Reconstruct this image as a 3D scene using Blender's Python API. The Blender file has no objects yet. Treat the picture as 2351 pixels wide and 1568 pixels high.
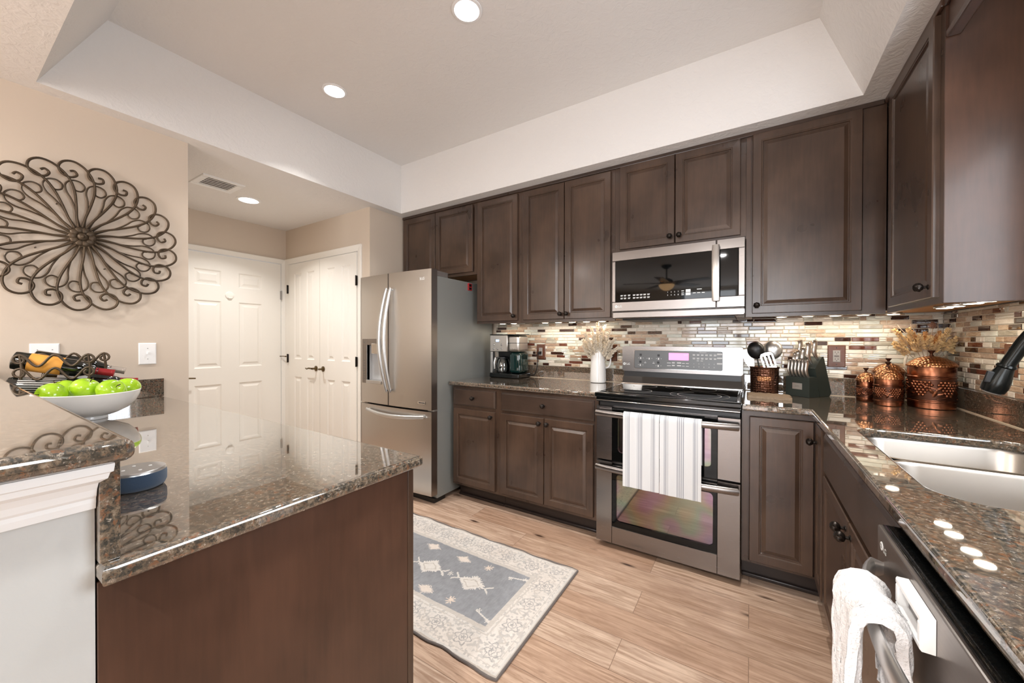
import bpy, bmesh, math, random
from mathutils import Vector, Matrix, Quaternion
R = math.radians
sc = bpy.context.scene
COL = sc.collection
PI = math.pi

# ------------------------------------------------------------------ camera
cam_d = bpy.data.cameras.new('camera'); cam = bpy.data.objects.new('camera', cam_d); COL.objects.link(cam)
_y, _p, _r = R(32.2735), R(-.3389), R(.0818)
_F = Vector((-math.sin(_y)*math.cos(_p), math.cos(_y)*math.cos(_p), math.sin(_p)))
_R0 = Vector((math.cos(_y), math.sin(_y), 0)); _U0 = _R0.cross(_F)
_R = _R0*math.cos(_r) + _U0*math.sin(_r); _U = _R.cross(_F)
m = Matrix.Identity(4)
for i in range(3):
    m[i][0] = _R[i]; m[i][1] = _U[i]; m[i][2] = -_F[i]
m[2][3] = 1.26
cam.matrix_world = m
cam_d.sensor_width = 36.0; cam_d.lens = 36.0*865.84/2351; cam_d.clip_start = .02
sc.camera = cam

# ------------------------------------------------------------------ world, exposure, daylight
w = bpy.data.worlds.new('world'); sc.world = w; w.use_nodes = True
w.node_tree.nodes['Background'].inputs[0].default_value = (.75, .85, 1, 1)
w.node_tree.nodes['Background'].inputs[1].default_value = 1.0
vs = sc.view_settings
vs.view_transform = 'Standard'; vs.look = 'None'; vs.gamma = 1.0; vs.use_curve_mapping = False
vs.exposure = 0.68
sc.display_settings.display_device = 'sRGB'

def area(name, loc, direction, sx, sy, power, col=(1, 1, 1), shape='RECTANGLE', spread=180):
    d = bpy.data.lights.new(name, 'AREA'); d.shape = shape; d.size = sx
    if shape in ('RECTANGLE', 'ELLIPSE'): d.size_y = sy
    d.energy = power; d.color = col; d.spread = R(spread)
    o = bpy.data.objects.new(name, d); COL.objects.link(o); o.location = loc
    o.rotation_euler = Vector(direction).to_track_quat('-Z', 'Y').to_euler()
    return o
# daylight through the sink window; the patio and dining area lights are added fill
area('daylight_sink_window', (1.02, .95, 1.66), (-1, 0, -.12), 1.15, 1.0, 21, (.93, .96, 1))
area('fill_daylight_rear', (-.2, -4.68, 1.25), (0, 1, 0), 2.2, 2.2, 85, (.97, .98, 1))
area('fill_daylight_left', (-2.99, -2.6, 1.45), (1, 0, 0), 1.7, 1.4, 36, (.97, .98, 1))
# ------------------------------------------------------------------ constants (metres)
C = .93            # counter top
WL = -2.875        # left wall
WB = 2.915         # range wall
WR = .872          # sink wall
CH = 2.44; TZ = 2.886
# ------------------------------------------------------------------ materials
def s2l(v):
    v /= 255.0
    return v/12.92 if v <= .04045 else ((v+.055)/1.055)**2.4
def S(r, g, b): return (s2l(r), s2l(g), s2l(b), 1)
class N:
    """tiny node graph helper around a Principled BSDF"""
    def __init__(s, name):
        s.m = bpy.data.materials.new(name); s.m.use_nodes = True
        s.t = s.m.node_tree; s.b = s.t.nodes['Principled BSDF']; s._tc = None
    def n(s, kind, **kw):
        x = s.t.nodes.new(kind)
        for k, v in kw.items():
            if k.startswith('_'): setattr(x, k[1:], v)
        for k, v in kw.items():
            if not k.startswith('_'):
                x.inputs[int(k[1:]) if k[0] == 'i' and k[1:].isdigit() else k.replace('__', ' ')].default_value = v
        return x
    def l(s, a, b): s.t.links.new(a, b)
    def co(s, scale=(1, 1, 1), rot=(0, 0, 0), which='Object'):
        tc = s.n('ShaderNodeTexCoord'); mp = s.n('ShaderNodeMapping')
        mp.inputs['Scale'].default_value = scale; mp.inputs['Rotation'].default_value = rot
        s.l(tc.outputs[which], mp.inputs[0]); return mp.outputs[0]
    def noise(s, vec, scale, detail=3, rough=.5, dist=0):
        x = s.n('ShaderNodeTexNoise', Scale=scale, Detail=detail, Roughness=rough, Distortion=dist)
        s.l(vec, x.inputs['Vector']); return x.outputs['Fac']
    def ramp(s, fac, stops, interp='LINEAR'):
        x = s.n('ShaderNodeValToRGB'); e = x.color_ramp.elements; x.color_ramp.interpolation = interp
        while len(e) < len(stops): e.new(.5)
        for k, (p, c) in enumerate(stops):
            e[k].position = p; e[k].color = c if len(c) == 4 else (*c, 1)
        s.l(fac, x.inputs[0]); return x.outputs[0]
    def mix(s, fac, a, b, mode='MIX'):
        x = s.n('ShaderNodeMix', _data_type='RGBA', _blend_type=mode)
        for sock, v in ((x.inputs[0], fac), (x.inputs[6], a), (x.inputs[7], b)):
            if hasattr(v, 'is_linked'): s.l(v, sock)
            else: sock.default_value = v
        return x.outputs[2]
    def math(s, op, a, b=0.0):
        x = s.n('ShaderNodeMath', _operation=op)
        for sock, v in ((x.inputs[0], a), (x.inputs[1], b)):
            if hasattr(v, 'is_linked'): s.l(v, sock)
            else: sock.default_value = v
        return x.outputs[0]
    def bump(s, h, strength, dist=.01):
        x = s.n('ShaderNodeBump', Strength=strength, Distance=dist)
        s.l(h, x.inputs['Height']); s.l(x.outputs[0], s.b.inputs['Normal']); return x
    def set(s, **kw):
        for k, v in kw.items():
            sock = s.b.inputs[k.replace('__', ' ')]
            if hasattr(v, 'is_linked'): s.l(v, sock)
            else: sock.default_value = v
        return s
def simple(name, col, rough=.5, metal=0.0, **kw):
    a = N(name); a.set(Base__Color=col, Roughness=rough, Metallic=metal, **kw); return a.m
def emis(name, col, strength):
    a = N(name); a.set(Base__Color=(*col, 1), Emission__Color=(*col, 1), Emission__Strength=strength); return a.m

def mk_paint(name, col, bump=.12, scale=55, rough=.6):
    a = N(name); v = a.co(); n1 = a.noise(v, scale, 3, .6, .8)
    big = a.noise(v, 1.3, 2)
    c = a.mix(big, tuple(x*.97 for x in col[:3])+(1,), tuple(min(1, x*1.03) for x in col[:3])+(1,))
    a.set(Base__Color=c, Roughness=rough); a.bump(n1, bump, .004); return a.m
def mk_wood(name, dark, light, rough=.3, grain=(14, 14, 1.1), coat=.22, contrast=1):
    a = N(name); v = a.co(grain); v2 = a.co((1, 1, .7))
    n1 = a.noise(v, 5, 4, .6, .0); n2 = a.noise(v2, 4.2, 3, .55, .0)
    f = a.math('ADD', a.math('MULTIPLY', n1, .25), a.math('MULTIPLY', n2, .8))
    c = a.ramp(f, [(.27, dark), (.73, light)])
    a.set(Base__Color=c, Roughness=a.math('ADD', a.math('MULTIPLY', n2, .12), rough-.05), Coat__Weight=coat, Coat__Roughness=.16)
    a.bump(n1, .05, .002); return a.m
def mk_granite(name, scale=62, warm=1.0):
    a = N(name); v = a.co(); k = scale/62.0
    n1 = a.noise(v, 88*k, 6, .74, .3); n2 = a.noise(v, 74*k, 5, .7, .5); n3 = a.noise(v, 190*k, 4, .7, .2); n4 = a.noise(v, 105*k, 5, .72, .5); n5 = a.noise(v, 18*k, 3, .6)
    c = a.ramp(n1, [(.34, (.018, .024, .021)), (.46, (.060, .056, .047)), (.55, (.16, .122, .084)), (.70, (.31, .26, .20))])
    c = a.mix(a.ramp(n2, [(.55, (0, 0, 0)), (.63, (1, 1, 1))]), c, (.20*warm, .092, .046, 1))
    c = a.mix(a.ramp(n4, [(.58, (0, 0, 0)), (.66, (1, 1, 1))]), c, (.42, .37, .31, 1))
    c = a.mix(a.ramp(n3, [(.34, (1, 1, 1)), (.43, (0, 0, 0))]), c, (.016, .020, .019, 1))
    c = a.mix(a.math('MULTIPLY', a.ramp(n5, [(.40, (0, 0, 0)), (.65, (1, 1, 1))]), .22*warm), c, (.16, .115, .078, 1))
    a.set(Base__Color=c, Roughness=.03, IOR=1.8, Coat__Weight=1.0, Coat__IOR=1.7, Coat__Roughness=.02); return a.m
def mk_steel(name, col, rough=.27, aniso=.55, streak=(3, 3, 190)):
    a = N(name); v = a.co(streak); n1 = a.noise(v, 4, 3, .6); v2 = a.co((1.5, 1.5, 1.5)); n2 = a.noise(v2, 1.6, 2)
    t = a.n('ShaderNodeTangent', _direction_type='RADIAL', _axis='Z'); a.l(t.outputs[0], a.b.inputs['Tangent'])
    a.set(Base__Color=col, Metallic=1.0, Roughness=a.math('ADD', a.math('MULTIPLY', n1, .12), rough-.06), Anisotropic=aniso)
    a.bump(n1, .015, .001); return a.m
def mk_floor():
    a = N('oak_planks')
    v = a.co((1, 1, 1))
    br = a.n('ShaderNodeTexBrick', _offset=.37, _offset_frequency=2)
    a.l(v, br.inputs['Vector'])
    for k, val in dict(Scale=1.0, Mortar__Size=.0011, Mortar__Smooth=.1, Bias=0.0, Brick__Width=1.22, Row__Height=.176).items():
        br.inputs[k.replace('__', ' ')].default_value = val
    br.inputs['Color1'].default_value = (0, 0, 0, 1); br.inputs['Color2'].default_value = (1, 1, 1, 1); br.inputs['Mortar'].default_value = (.5, .5, .5, 1)
    idv = br.outputs['Color']
    sh = a.n('ShaderNodeVectorMath', _operation='SCALE'); a.l(idv, sh.inputs[0]); sh.inputs['Scale'].default_value = 37.0
    ad = a.n('ShaderNodeVectorMath', _operation='ADD'); a.l(v, ad.inputs[0]); a.l(sh.outputs[0], ad.inputs[1])
    mp = a.n('ShaderNodeMapping'); mp.inputs['Scale'].default_value = (1.5, 24, 1); a.l(ad.outputs[0], mp.inputs[0])
    g = a.noise(mp.outputs[0], 2.2, 6, .68, .9)
    mp2 = a.n('ShaderNodeMapping'); mp2.inputs['Scale'].default_value = (2.2, 5, 1); a.l(ad.outputs[0], mp2.inputs[0])
    blot = a.noise(mp2.outputs[0], 1.6, 4, .6, .6)
    tone = a.ramp(idv, [(0, S(194, 162, 138)), (.3, S(212, 186, 164)), (.6, S(184, 150, 126)), (.8, S(204, 176, 153)), (1, S(222, 200, 180))])
    c = a.mix(a.math('MULTIPLY', a.ramp(g, [(.34, (1, 1, 1)), (.62, (0, 0, 0))]), .85), tone, S(142, 110, 86))
    c = a.mix(a.math('MULTIPLY', a.ramp(blot, [(.5, (0, 0, 0)), (.72, (1, 1, 1))]), .55), c, S(150, 118, 98))
    mp3 = a.n('ShaderNodeMapping'); mp3.inputs['Scale'].default_value = (2.6, 9.5, 1); a.l(ad.outputs[0], mp3.inputs[0])
    kn = a.n('ShaderNodeTexVoronoi', Scale=1.0); a.l(mp3.outputs[0], kn.inputs['Vector'])
    sp = a.n('ShaderNodeSeparateColor'); a.l(kn.outputs['Color'], sp.inputs[0])
    knot = a.math('MULTIPLY', a.ramp(kn.outputs['Distance'], [(.04, (1, 1, 1)), (.14, (0, 0, 0))]), a.ramp(sp.outputs[0], [(.12, (0, 0, 0)), (.16, (1, 1, 1))]))
    c = a.mix(knot, c, S(62, 42, 32))
    mp4 = a.n('ShaderNodeMapping'); mp4.inputs['Scale'].default_value = (2.4, 34, 1); a.l(ad.outputs[0], mp4.inputs[0])
    crk = a.noise(mp4.outputs[0], 2.0, 5, .7, .9)
    c = a.mix(a.math('MULTIPLY', a.ramp(crk, [(.60, (0, 0, 0)), (.74, (1, 1, 1))]), .7), c, S(98, 72, 55))
    c = a.mix(a.math('MULTIPLY', br.outputs['Fac'], .7), c, S(84, 62, 48))
    a.set(Base__Color=c, Roughness=.36, Coat__Weight=.1, Coat__Roughness=.2)
    a.bump(a.math('SUBTRACT', g, br.outputs['Fac']), .12, .002); return a.m
def mk_hammered(name, col, dark, rough=.28, scale=75):
    a = N(name); v = a.co(); vo = a.n('ShaderNodeTexVoronoi', Scale=float(scale), Randomness=.35); a.l(v, vo.inputs['Vector'])
    d = vo.outputs['Distance']
    a.set(Base__Color=a.ramp(d, [(.18, dark), (.40, col)]), Metallic=1.0, Roughness=rough); a.bump(d, .6, .006); return a.m
def mk_copper():
    a = N('antique_copper'); v = a.co((1, 1, 3)); n = a.noise(v, 9, 4, .6)
    a.set(Base__Color=a.ramp(n, [(.3, S(92, 56, 42)), (.6, S(146, 94, 68)), (.8, S(168, 116, 86))]), Metallic=1.0, Roughness=.27); return a.m
def mk_tile(name, c1, c2, rough=.08, scale=(60, 60, 240)):
    a = N(name); v = a.co(scale); n = a.noise(v, .35, 4, .6, 1.2)
    a.set(Base__Color=a.ramp(n, [(.32, c1), (.68, c2)]), Roughness=rough, Coat__Weight=.5, Coat__Roughness=.03); return a.m
def mk_attr(name, rough=.9, bump=.3, scale=900, amt=.12):
    a = N(name); at = a.n('ShaderNodeVertexColor', _layer_name='col'); v = a.co(); n = a.noise(v, scale, 2)
    n2 = a.noise(v, 70, 3)
    k = a.math('ADD', a.math('MULTIPLY', a.math('ADD', n, n2), amt*2), 1-amt*2)
    kk = a.n('ShaderNodeCombineColor')
    for i in range(3): a.l(k, kk.inputs[i])
    a.set(Base__Color=a.mix(1.0, at.outputs['Color'], kk.outputs[0], 'MULTIPLY'), Roughness=rough, Specular__IOR__Level=.2); a.bump(n, bump, .003); return a.m
def mk_fabric(name, col, scale=700, rough=.95, bump=.5):
    a = N(name); v = a.co(); n = a.noise(v, scale, 2, .6)
    a.set(Base__Color=a.mix(n, tuple(x*.82 for x in col[:3])+(1,), col), Roughness=rough, Specular__IOR__Level=.15, Sheen__Weight=.3); a.bump(n, bump, .003); return a.m
def mk_glass(name, tint=(1, 1, 1, 1), refl=.12, rough=.0, refl_col=(1, 1, 1, 1)):
    m = bpy.data.materials.new(name); m.use_nodes = True; t = m.node_tree; t.nodes.clear()
    o = t.nodes.new('ShaderNodeOutputMaterial'); mx = t.nodes.new('ShaderNodeMixShader'); tr = t.nodes.new('ShaderNodeBsdfTransparent'); gl = t.nodes.new('ShaderNodeBsdfGlossy')
    fr = t.nodes.new('ShaderNodeFresnel'); fr.inputs[0].default_value = 1.5; ad = t.nodes.new('ShaderNodeMath'); ad.operation = 'ADD'; ad.inputs[1].default_value = refl
    t.links.new(fr.outputs[0], ad.inputs[0]); t.links.new(ad.outputs[0], mx.inputs[0])
    tr.inputs[0].default_value = tint; gl.inputs['Roughness'].default_value = rough; gl.inputs['Color'].default_value = refl_col
    t.links.new(tr.outputs[0], mx.inputs[1]); t.links.new(gl.outputs[0], mx.inputs[2]); t.links.new(mx.outputs[0], o.inputs[0]); return m

M = {}
M['wall'] = mk_paint('beige_wall_paint', S(212, 197, 180), .05, 90)
M['ceil'] = mk_paint('textured_ceiling_paint', S(234, 231, 228), .9, 26, .8)
M['white'] = mk_paint('white_gloss_paint', S(243, 239, 231), .02, 60, .38)
M['knee'] = mk_paint('pale_grey_wall_paint', S(188, 192, 192), .05, 90)
M['white_trim'] = mk_paint('cool_white_trim_paint', S(230, 234, 236), .02, 60, .38)
M['plastic_white'] = simple('white_plastic', S(245, 245, 244), .35)
M['floor'] = mk_floor()
M['wood'] = mk_wood('espresso_stained_maple', S(42, 30, 24), S(90, 69, 55), .28)
M['wood_h'] = mk_wood('espresso_stained_maple_crossgrain', S(44, 34, 28), S(76, 59, 49), .28, (1.1, 14, 14))
M['wood_side'] = mk_wood('espresso_stained_panel', S(46, 31, 24), S(88, 61, 47), .33, (16, 16, 1.4), .25)
M['wood_in'] = mk_wood('unstained_plywood', S(176, 128, 84), S(206, 160, 112), .6, (14, 14, 2), 0)
M['toe'] = simple('dark_toe_kick', S(44, 34, 30), .35)
M['granite'] = mk_granite('brown_granite', 62)
M['granite_f'] = mk_granite('brown_granite_fine', 95, 1.3)
M['caulk'] = simple('pale_caulk', S(206, 190, 168), .6)
M['steel'] = mk_steel('brushed_stainless', S(206, 201, 195), .33)
M['steel_d'] = mk_steel('dark_brushed_stainless', S(150, 143, 138), .34)
M['steel_s'] = simple('satin_sink_steel', S(188, 183, 176), .30, 1.0)
M['steel_r'] = mk_steel('range_stainless', S(138, 133, 130), .25)
M['riser'] = mk_steel('dark_polished_steel', S(92, 90, 88), .2)
M['chrome'] = simple('polished_chrome', S(226, 224, 222), .12, 1.0)
M['alu'] = simple('satin_aluminium', S(205, 205, 204), .3, .9)
M['fr_side'] = simple('grey_textured_fridge_side', S(150, 152, 148), .42, .25)
M['blk_glass'] = simple('black_glass', S(10, 11, 11), .03, 0, IOR=1.36)
M['blk'] = simple('black_plastic', S(18, 18, 19), .35)
M['blk_gloss'] = simple('black_gloss_plastic', S(10, 13, 13), .12)
M['bronze'] = simple('oil_rubbed_bronze', S(44, 38, 34), .3, .75)
M['faucet'] = simple('dark_bronze_faucet', S(26, 28, 27), .22, .55)
M['brass'] = simple('antique_brass', S(108, 92, 66), .35, .9)
M['iron'] = mk_wood('bronzed_wrought_iron', S(52, 43, 34), S(98, 82, 64), .42, (30, 30, 30), 0)
M['iron'].node_tree.nodes['Principled BSDF'].inputs['Metallic'].default_value = .5
M['copper'] = mk_copper()
M['copper_h'] = mk_hammered('hammered_copper', S(158, 116, 98), S(70, 46, 38))
M['copper_lid'] = mk_hammered('embossed_copper', S(182, 130, 92), S(128, 82, 54), .30, 95)
M['copper_relief'] = mk_copper(); M['copper_relief'].name = 'copper_relief'
M['copper_dark'] = simple('dark_patinated_copper', S(78, 50, 38), .4, .9)
M['brown_plate'] = simple('brown_plastic_plate', S(96, 58, 40), .25)
M['brown_dark'] = simple('dark_brown_plastic', S(58, 36, 28), .3)
M['bay_grey'] = simple('light_grey_plastic', S(186, 186, 186), .35)
M['grey_plastic'] = simple('grey_plastic', S(158, 154, 150), .4)
M['ceramic'] = simple('white_glazed_ceramic', S(238, 236, 232), .22, 0, Coat__Weight=.3)
M['cream'] = simple('cream_glazed_ceramic', S(226, 218, 198), .25, 0, Coat__Weight=.3)
M['apple'] = None
a = N('green_apple_skin'); v = a.co((1, 1, 1)); n = a.noise(v, 14, 3)
a.set(Base__Color=a.ramp(n, [(.3, S(136, 186, 22)), (.7, S(178, 216, 44))]), Roughness=.18, Coat__Weight=.5, Coat__Roughness=.08); M['apple'] = a.m
M['stem'] = simple('brown_stem', S(70, 50, 30), .7)
M['bottle'] = simple('dark_green_bottle_glass', S(14, 18, 14), .05, 0, Coat__Weight=1.0, Coat__Roughness=.02)
M['lab_orange'] = simple('orange_paper_label', S(226, 158, 66), .6)
M['lab_white'] = simple('white_paper_label', S(226, 224, 220), .6)
M['foil_red'] = simple('red_foil', S(150, 32, 38), .35, .3)
M['foil_silver'] = simple('silver_foil', S(186, 176, 166), .35, .6)
M['echo_fabric'] = mk_fabric('blue_grey_speaker_cloth', S(62, 80, 102), 1500)
M['echo_top'] = simple('grey_speaker_top', S(150, 146, 142), .45)
M['led'] = emis('puck_lamp', (1.0, .88, .70), 9.0)
M['can_led'] = emis('ceiling_lamp_lens', (1.0, .96, .90), 14.0)
M['bowl_lamp'] = emis('amber_lamp_glass', (1.0, .62, .30), 5.0)
M['pink_lcd'] = emis('pink_oven_display', (.95, .28, .62), .75)
M['blue_lcd'] = emis('blue_lcd', (.45, .62, 1.0), .9)
M['mark'] = simple('white_print', S(232, 232, 230), .5)
M['mark_d'] = simple('dark_print', S(52, 54, 56), .5)
M['panel_grey'] = simple('grey_control_panel', S(112, 114, 115), .3)
M['red'] = simple('red_plastic', S(176, 30, 36), .4)
M['towel_w'] = mk_fabric('white_cotton_weave', S(228, 228, 228), 1100)
M['towel_g'] = mk_fabric('grey_cotton_weave', S(166, 168, 174), 1100)
M['fluff'] = mk_fabric('white_fluffy_microfibre', S(244, 243, 243), 260, 1, 1.0)
M['rug'] = mk_attr('faded_wool_rug')
M['rug_edge'] = mk_fabric('grey_rug_binding', S(108, 100, 96), 500)
M['stone'] = mk_paint('rough_brown_stone', S(140, 120, 98), 1.0, 70, .7)
M['dryflower'] = mk_fabric('dried_straw', S(236, 204, 150), 300, .9, .2)
M['dryflower2'] = mk_fabric('dried_amber', S(222, 164, 98), 300, .9, .2)
M['drytwig'] = mk_fabric('dried_grey_twig', S(196, 176, 156), 300, .9, .2)
M['drycream'] = mk_fabric('dried_cream_leaf', S(240, 228, 208), 300, .9, .2)
M['drybrown'] = mk_fabric('dried_brown_thistle', S(150, 110, 90), 300, .9, .2)
M['block'] = simple('dark_green_black_painted_wood', S(40, 48, 44), .45)
M['black_rubber'] = simple('black_rubber', S(16, 16, 16), .55)
M['glass'] = mk_glass('clear_glass', (.97, .98, .97, 1), .03)
M['oven_glass'] = mk_glass('iridescent_oven_glass', (.88, .78, .82, 1), .24, .03)
_t = M['oven_glass'].node_tree; _n = _t.nodes.new('ShaderNodeTexNoise'); _n.inputs['Scale'].default_value = 3.4; _c = _t.nodes.new('ShaderNodeTexCoord'); _t.links.new(_c.outputs['Object'], _n.inputs['Vector'])
_r = _t.nodes.new('ShaderNodeValToRGB'); _e = _r.color_ramp.elements
while len(_e) < 5: _e.new(.5)
for _k, (_p, _q) in enumerate(((.36, (.95, .62, .86, 1)), (.45, (.98, .86, .60, 1)), (.52, (.72, .92, .70, 1)), (.58, (.95, .70, .80, 1)), (.68, (.70, .62, .95, 1)))): _e[_k].position = _p; _e[_k].color = _q
_t.links.new(_n.outputs['Fac'], _r.inputs[0]); _t.links.new(_r.outputs[0], [x for x in _t.nodes if x.type == 'BSDF_GLOSSY'][0].inputs['Color'])
M['oven_in'] = simple('oven_enamel', S(156, 142, 138), .45)
M['oven_dark'] = simple('dark_oven_enamel', S(30, 30, 31), .3)
M['vent_dark'] = simple('grey_vent_gap', S(160, 154, 148), .7)
M['window_glass'] = mk_glass('window_pane', (.98, .99, 1, 1), .02)
M['blade'] = mk_wood('dark_fan_blade', S(40, 30, 25), S(70, 52, 42), .4)
TILES = [mk_tile('cream_glass_tile', S(216, 206, 192), S(238, 233, 222)), mk_tile('pale_green_glass_tile', S(200, 203, 192), S(228, 230, 220)),
         mk_tile('beige_marble_tile', S(168, 138, 112), S(212, 192, 168), .16), mk_tile('taupe_marble_tile', S(136, 108, 90), S(188, 164, 142), .16),
         mk_tile('dark_brown_glass_tile', S(46, 28, 23), S(66, 42, 34), .04), mk_tile('red_brown_glass_tile', S(84, 44, 34), S(120, 74, 58), .05),
         mk_tile('grey_glass_tile', S(150, 146, 134), S(190, 184, 168))]
M['grout'] = simple('pale_grout', S(222, 212, 196), .8)
# ------------------------------------------------------------------ geometry helpers
WO = {}            # world location of every root, so that parts can be written in room coordinates
class F:
    """a local frame: u to the right, v up, n towards the viewer of that face"""
    def __init__(s, o, u, v, n): s.o, s.u, s.v, s.n = Vector(o), Vector(u), Vector(v), Vector(n)
    def __call__(s, u, v, d=0.0): return s.o + s.u*u + s.v*v + s.n*d
def FY(y): return F((0, y, 0), (1, 0, 0), (0, 0, 1), (0, -1, 0))        # faces the camera side (-Y); u = x, v = z
def FX(x): return F((x, 0, 0), (0, -1, 0), (0, 0, 1), (-1, 0, 0))       # faces -X; u = -y, v = z
def FXp(x): return F((x, 0, 0), (0, 1, 0), (0, 0, 1), (1, 0, 0))        # faces +X; u = y, v = z

class B:
    def __init__(s): s.bm = bmesh.new()
    def _done(s, faces, mi, smooth):
        for f in faces:
            f.material_index = mi; f.smooth = smooth
    def box(s, x0, x1, y0, y1, z0, z1, bev=0.0, mi=0, seg=2, mat=None):
        b = bmesh.new(); bmesh.ops.create_cube(b, size=1)
        for v in b.verts:
            v.co = Vector(((x0+x1)/2+v.co.x*(x1-x0), (y0+y1)/2+v.co.y*(y1-y0), (z0+z1)/2+v.co.z*(z1-z0)))
        if bev: bmesh.ops.bevel(b, geom=b.edges[:], offset=bev, segments=seg, affect='EDGES', profile=.5)
        b.normal_update(); flat = {f.index for f in b.faces if max(abs(c) for c in f.normal) > .9995}
        b.faces.index_update(); flat = {f.index for f in b.faces if max(abs(c) for c in f.normal) > .9995}
        if mat is not None:
            for v in b.verts: v.co = mat @ v.co
        s._merge(b, mi, bev > 0 and seg > 1, flat); return s
    def _merge(s, b, mi, smooth=False, flat=()):
        mp = {}; b.faces.index_update()
        for v in b.verts: mp[v] = s.bm.verts.new(v.co)
        for f in b.faces:
            try: g = s.bm.faces.new([mp[v] for v in f.verts])
            except ValueError: continue
            g.material_index = mi; g.smooth = smooth and f.index not in flat
        b.free()
    def quad(s, pts, mi=0, smooth=False):
        f = s.bm.faces.new([s.bm.verts.new(Vector(p)) for p in pts]); f.material_index = mi; f.smooth = smooth; return s
    def rings(s, fr, u0, u1, v0, v1, prof, mi=0, cap=True):
        prev = None
        for ins, d in prof:
            q = [s.bm.verts.new(fr(a, b_, d)) for a, b_ in ((u0+ins, v0+ins), (u1-ins, v0+ins), (u1-ins, v1-ins), (u0+ins, v1-ins))]
            if prev:
                for i in range(4):
                    f = s.bm.faces.new([prev[i], prev[(i+1) % 4], q[(i+1) % 4], q[i]]); f.material_index = mi
            prev = q
        if cap:
            f = s.bm.faces.new(prev); f.material_index = mi
        return s
    def prism(s, pts, fr, d0, d1, mi=0, smooth=False):
        """extrude a (u,v) polygon (ccw seen from the front) from d0 (back) to d1 (front)"""
        a = [s.bm.verts.new(fr(u, v, d0)) for u, v in pts]; b = [s.bm.verts.new(fr(u, v, d1)) for u, v in pts]
        n = len(pts); fs = [s.bm.faces.new(b), s.bm.faces.new(a[::-1])]
        for i in range(n): fs.append(s.bm.faces.new([a[i], a[(i+1) % n], b[(i+1) % n], b[i]]))
        s._done(fs, mi, smooth); return s
    def lathe(s, prof, o=(0, 0, 0), seg=32, mi=0, axis=None, smooth=True, scale=(1, 1), mis=None):
        o = Vector(o); q = Quaternion((1, 0, 0, 0)) if axis is None else Vector((0, 0, 1)).rotation_difference(Vector(axis).normalized())
        rows = []
        for r, z in prof:
            if r < 1e-6: rows.append([s.bm.verts.new(o + q @ Vector((0, 0, z)))])
            else: rows.append([s.bm.verts.new(o + q @ Vector((r*scale[0]*math.cos(2*PI*k/seg), r*scale[1]*math.sin(2*PI*k/seg), z))) for k in range(seg)])
        for i in range(len(rows)-1):
            a, b = rows[i], rows[i+1]; mm = mis[i] if mis else mi
            for k in range(seg):
                k2 = (k+1) % seg
                if len(a) == 1 and len(b) == 1: continue
                vs_ = [a[0], b[k2], b[k]] if len(a) == 1 else ([a[k], a[k2], b[0]] if len(b) == 1 else [a[k], a[k2], b[k2], b[k]])
                f = s.bm.faces.new(vs_); f.material_index = mm; f.smooth = smooth
        return s
    def tube(s, pts, r, seg=8, mi=0, closed=False, caps=True, flat=None, up=None):
        pts = [Vector(p) for p in pts]; n = len(pts); rs = r if hasattr(r, '__len__') else [r]*n
        T = []
        for i in range(n):
            a = pts[i-1] if (i or closed) else pts[i]; b = pts[(i+1) % n] if (i < n-1 or closed) else pts[i]
            t = (b-a); T.append(t.normalized() if t.length > 1e-9 else Vector((0, 0, 1)))
        nrm = Vector(up) if up is not None else (Vector((0, 0, 1)) if abs(T[0].z) < .9 else Vector((1, 0, 0)))
        nrm = (nrm - T[0]*nrm.dot(T[0])).normalized(); rows = []
        for i in range(n):
            if i:
                nrm = T[i-1].rotation_difference(T[i]) @ nrm
                if up is not None:
                    nrm = Vector(up)
                nrm = (nrm - T[i]*nrm.dot(T[i])).normalized()
            bn = T[i].cross(nrm); fl = flat if flat else 1.0
            rows.append([s.bm.verts.new(pts[i] + nrm*(rs[i]*fl*math.cos(2*PI*k/seg)) + bn*(rs[i]*math.sin(2*PI*k/seg))) for k in range(seg)])
        m_ = n if closed else n-1
        for i in range(m_):
            a, b = rows[i], rows[(i+1) % n]
            for k in range(seg):
                f = s.bm.faces.new([a[k], a[(k+1) % seg], b[(k+1) % seg], b[k]]); f.material_index = mi; f.smooth = True
        if caps and not closed:
            f = s.bm.faces.new(rows[0][::-1]); f.material_index = mi
            f = s.bm.faces.new(rows[-1]); f.material_index = mi
        return s
    def cyl(s, p0, p1, r0, r1=None, seg=20, mi=0): return s.tube([p0, p1], [r0, r0 if r1 is None else r1], seg, mi)
    def sphere(s, c, r, mi=0, seg=20, scale=(1, 1, 1), fn=None):
        c = Vector(c); nr = seg//2; rows = []
        for i in range(nr+1):
            th = PI*i/nr; row = []
            for k in range(1 if i in (0, nr) else seg):
                ph = 2*PI*k/seg; rr = r*(fn(th, ph) if fn else 1)
                row.append(s.bm.verts.new(c + Vector((rr*math.sin(th)*math.cos(ph)*scale[0], rr*math.sin(th)*math.sin(ph)*scale[1], rr*math.cos(th)*scale[2]))))
            rows.append(row)
        for i in range(nr):
            a, b = rows[i], rows[i+1]
            for k in range(seg):
                k2 = (k+1) % seg
                vs_ = [a[0], b[k], b[k2]] if len(a) == 1 else ([a[k], b[0], a[k2]] if len(b) == 1 else [a[k], b[k], b[k2], a[k2]])
                f = s.bm.faces.new(vs_); f.material_index = mi; f.smooth = True
        return s
    def grid(s, fn, nu, nv, mi=0, smooth=True, mif=None):
        V = [[s.bm.verts.new(Vector(fn(i/nu, j/nv))) for j in range(nv+1)] for i in range(nu+1)]
        for i in range(nu):
            for j in range(nv):
                f = s.bm.faces.new([V[i][j], V[i+1][j], V[i+1][j+1], V[i][j+1]]); f.smooth = smooth; f.material_index = mif(i, j) if mif else mi
        return s
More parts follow.
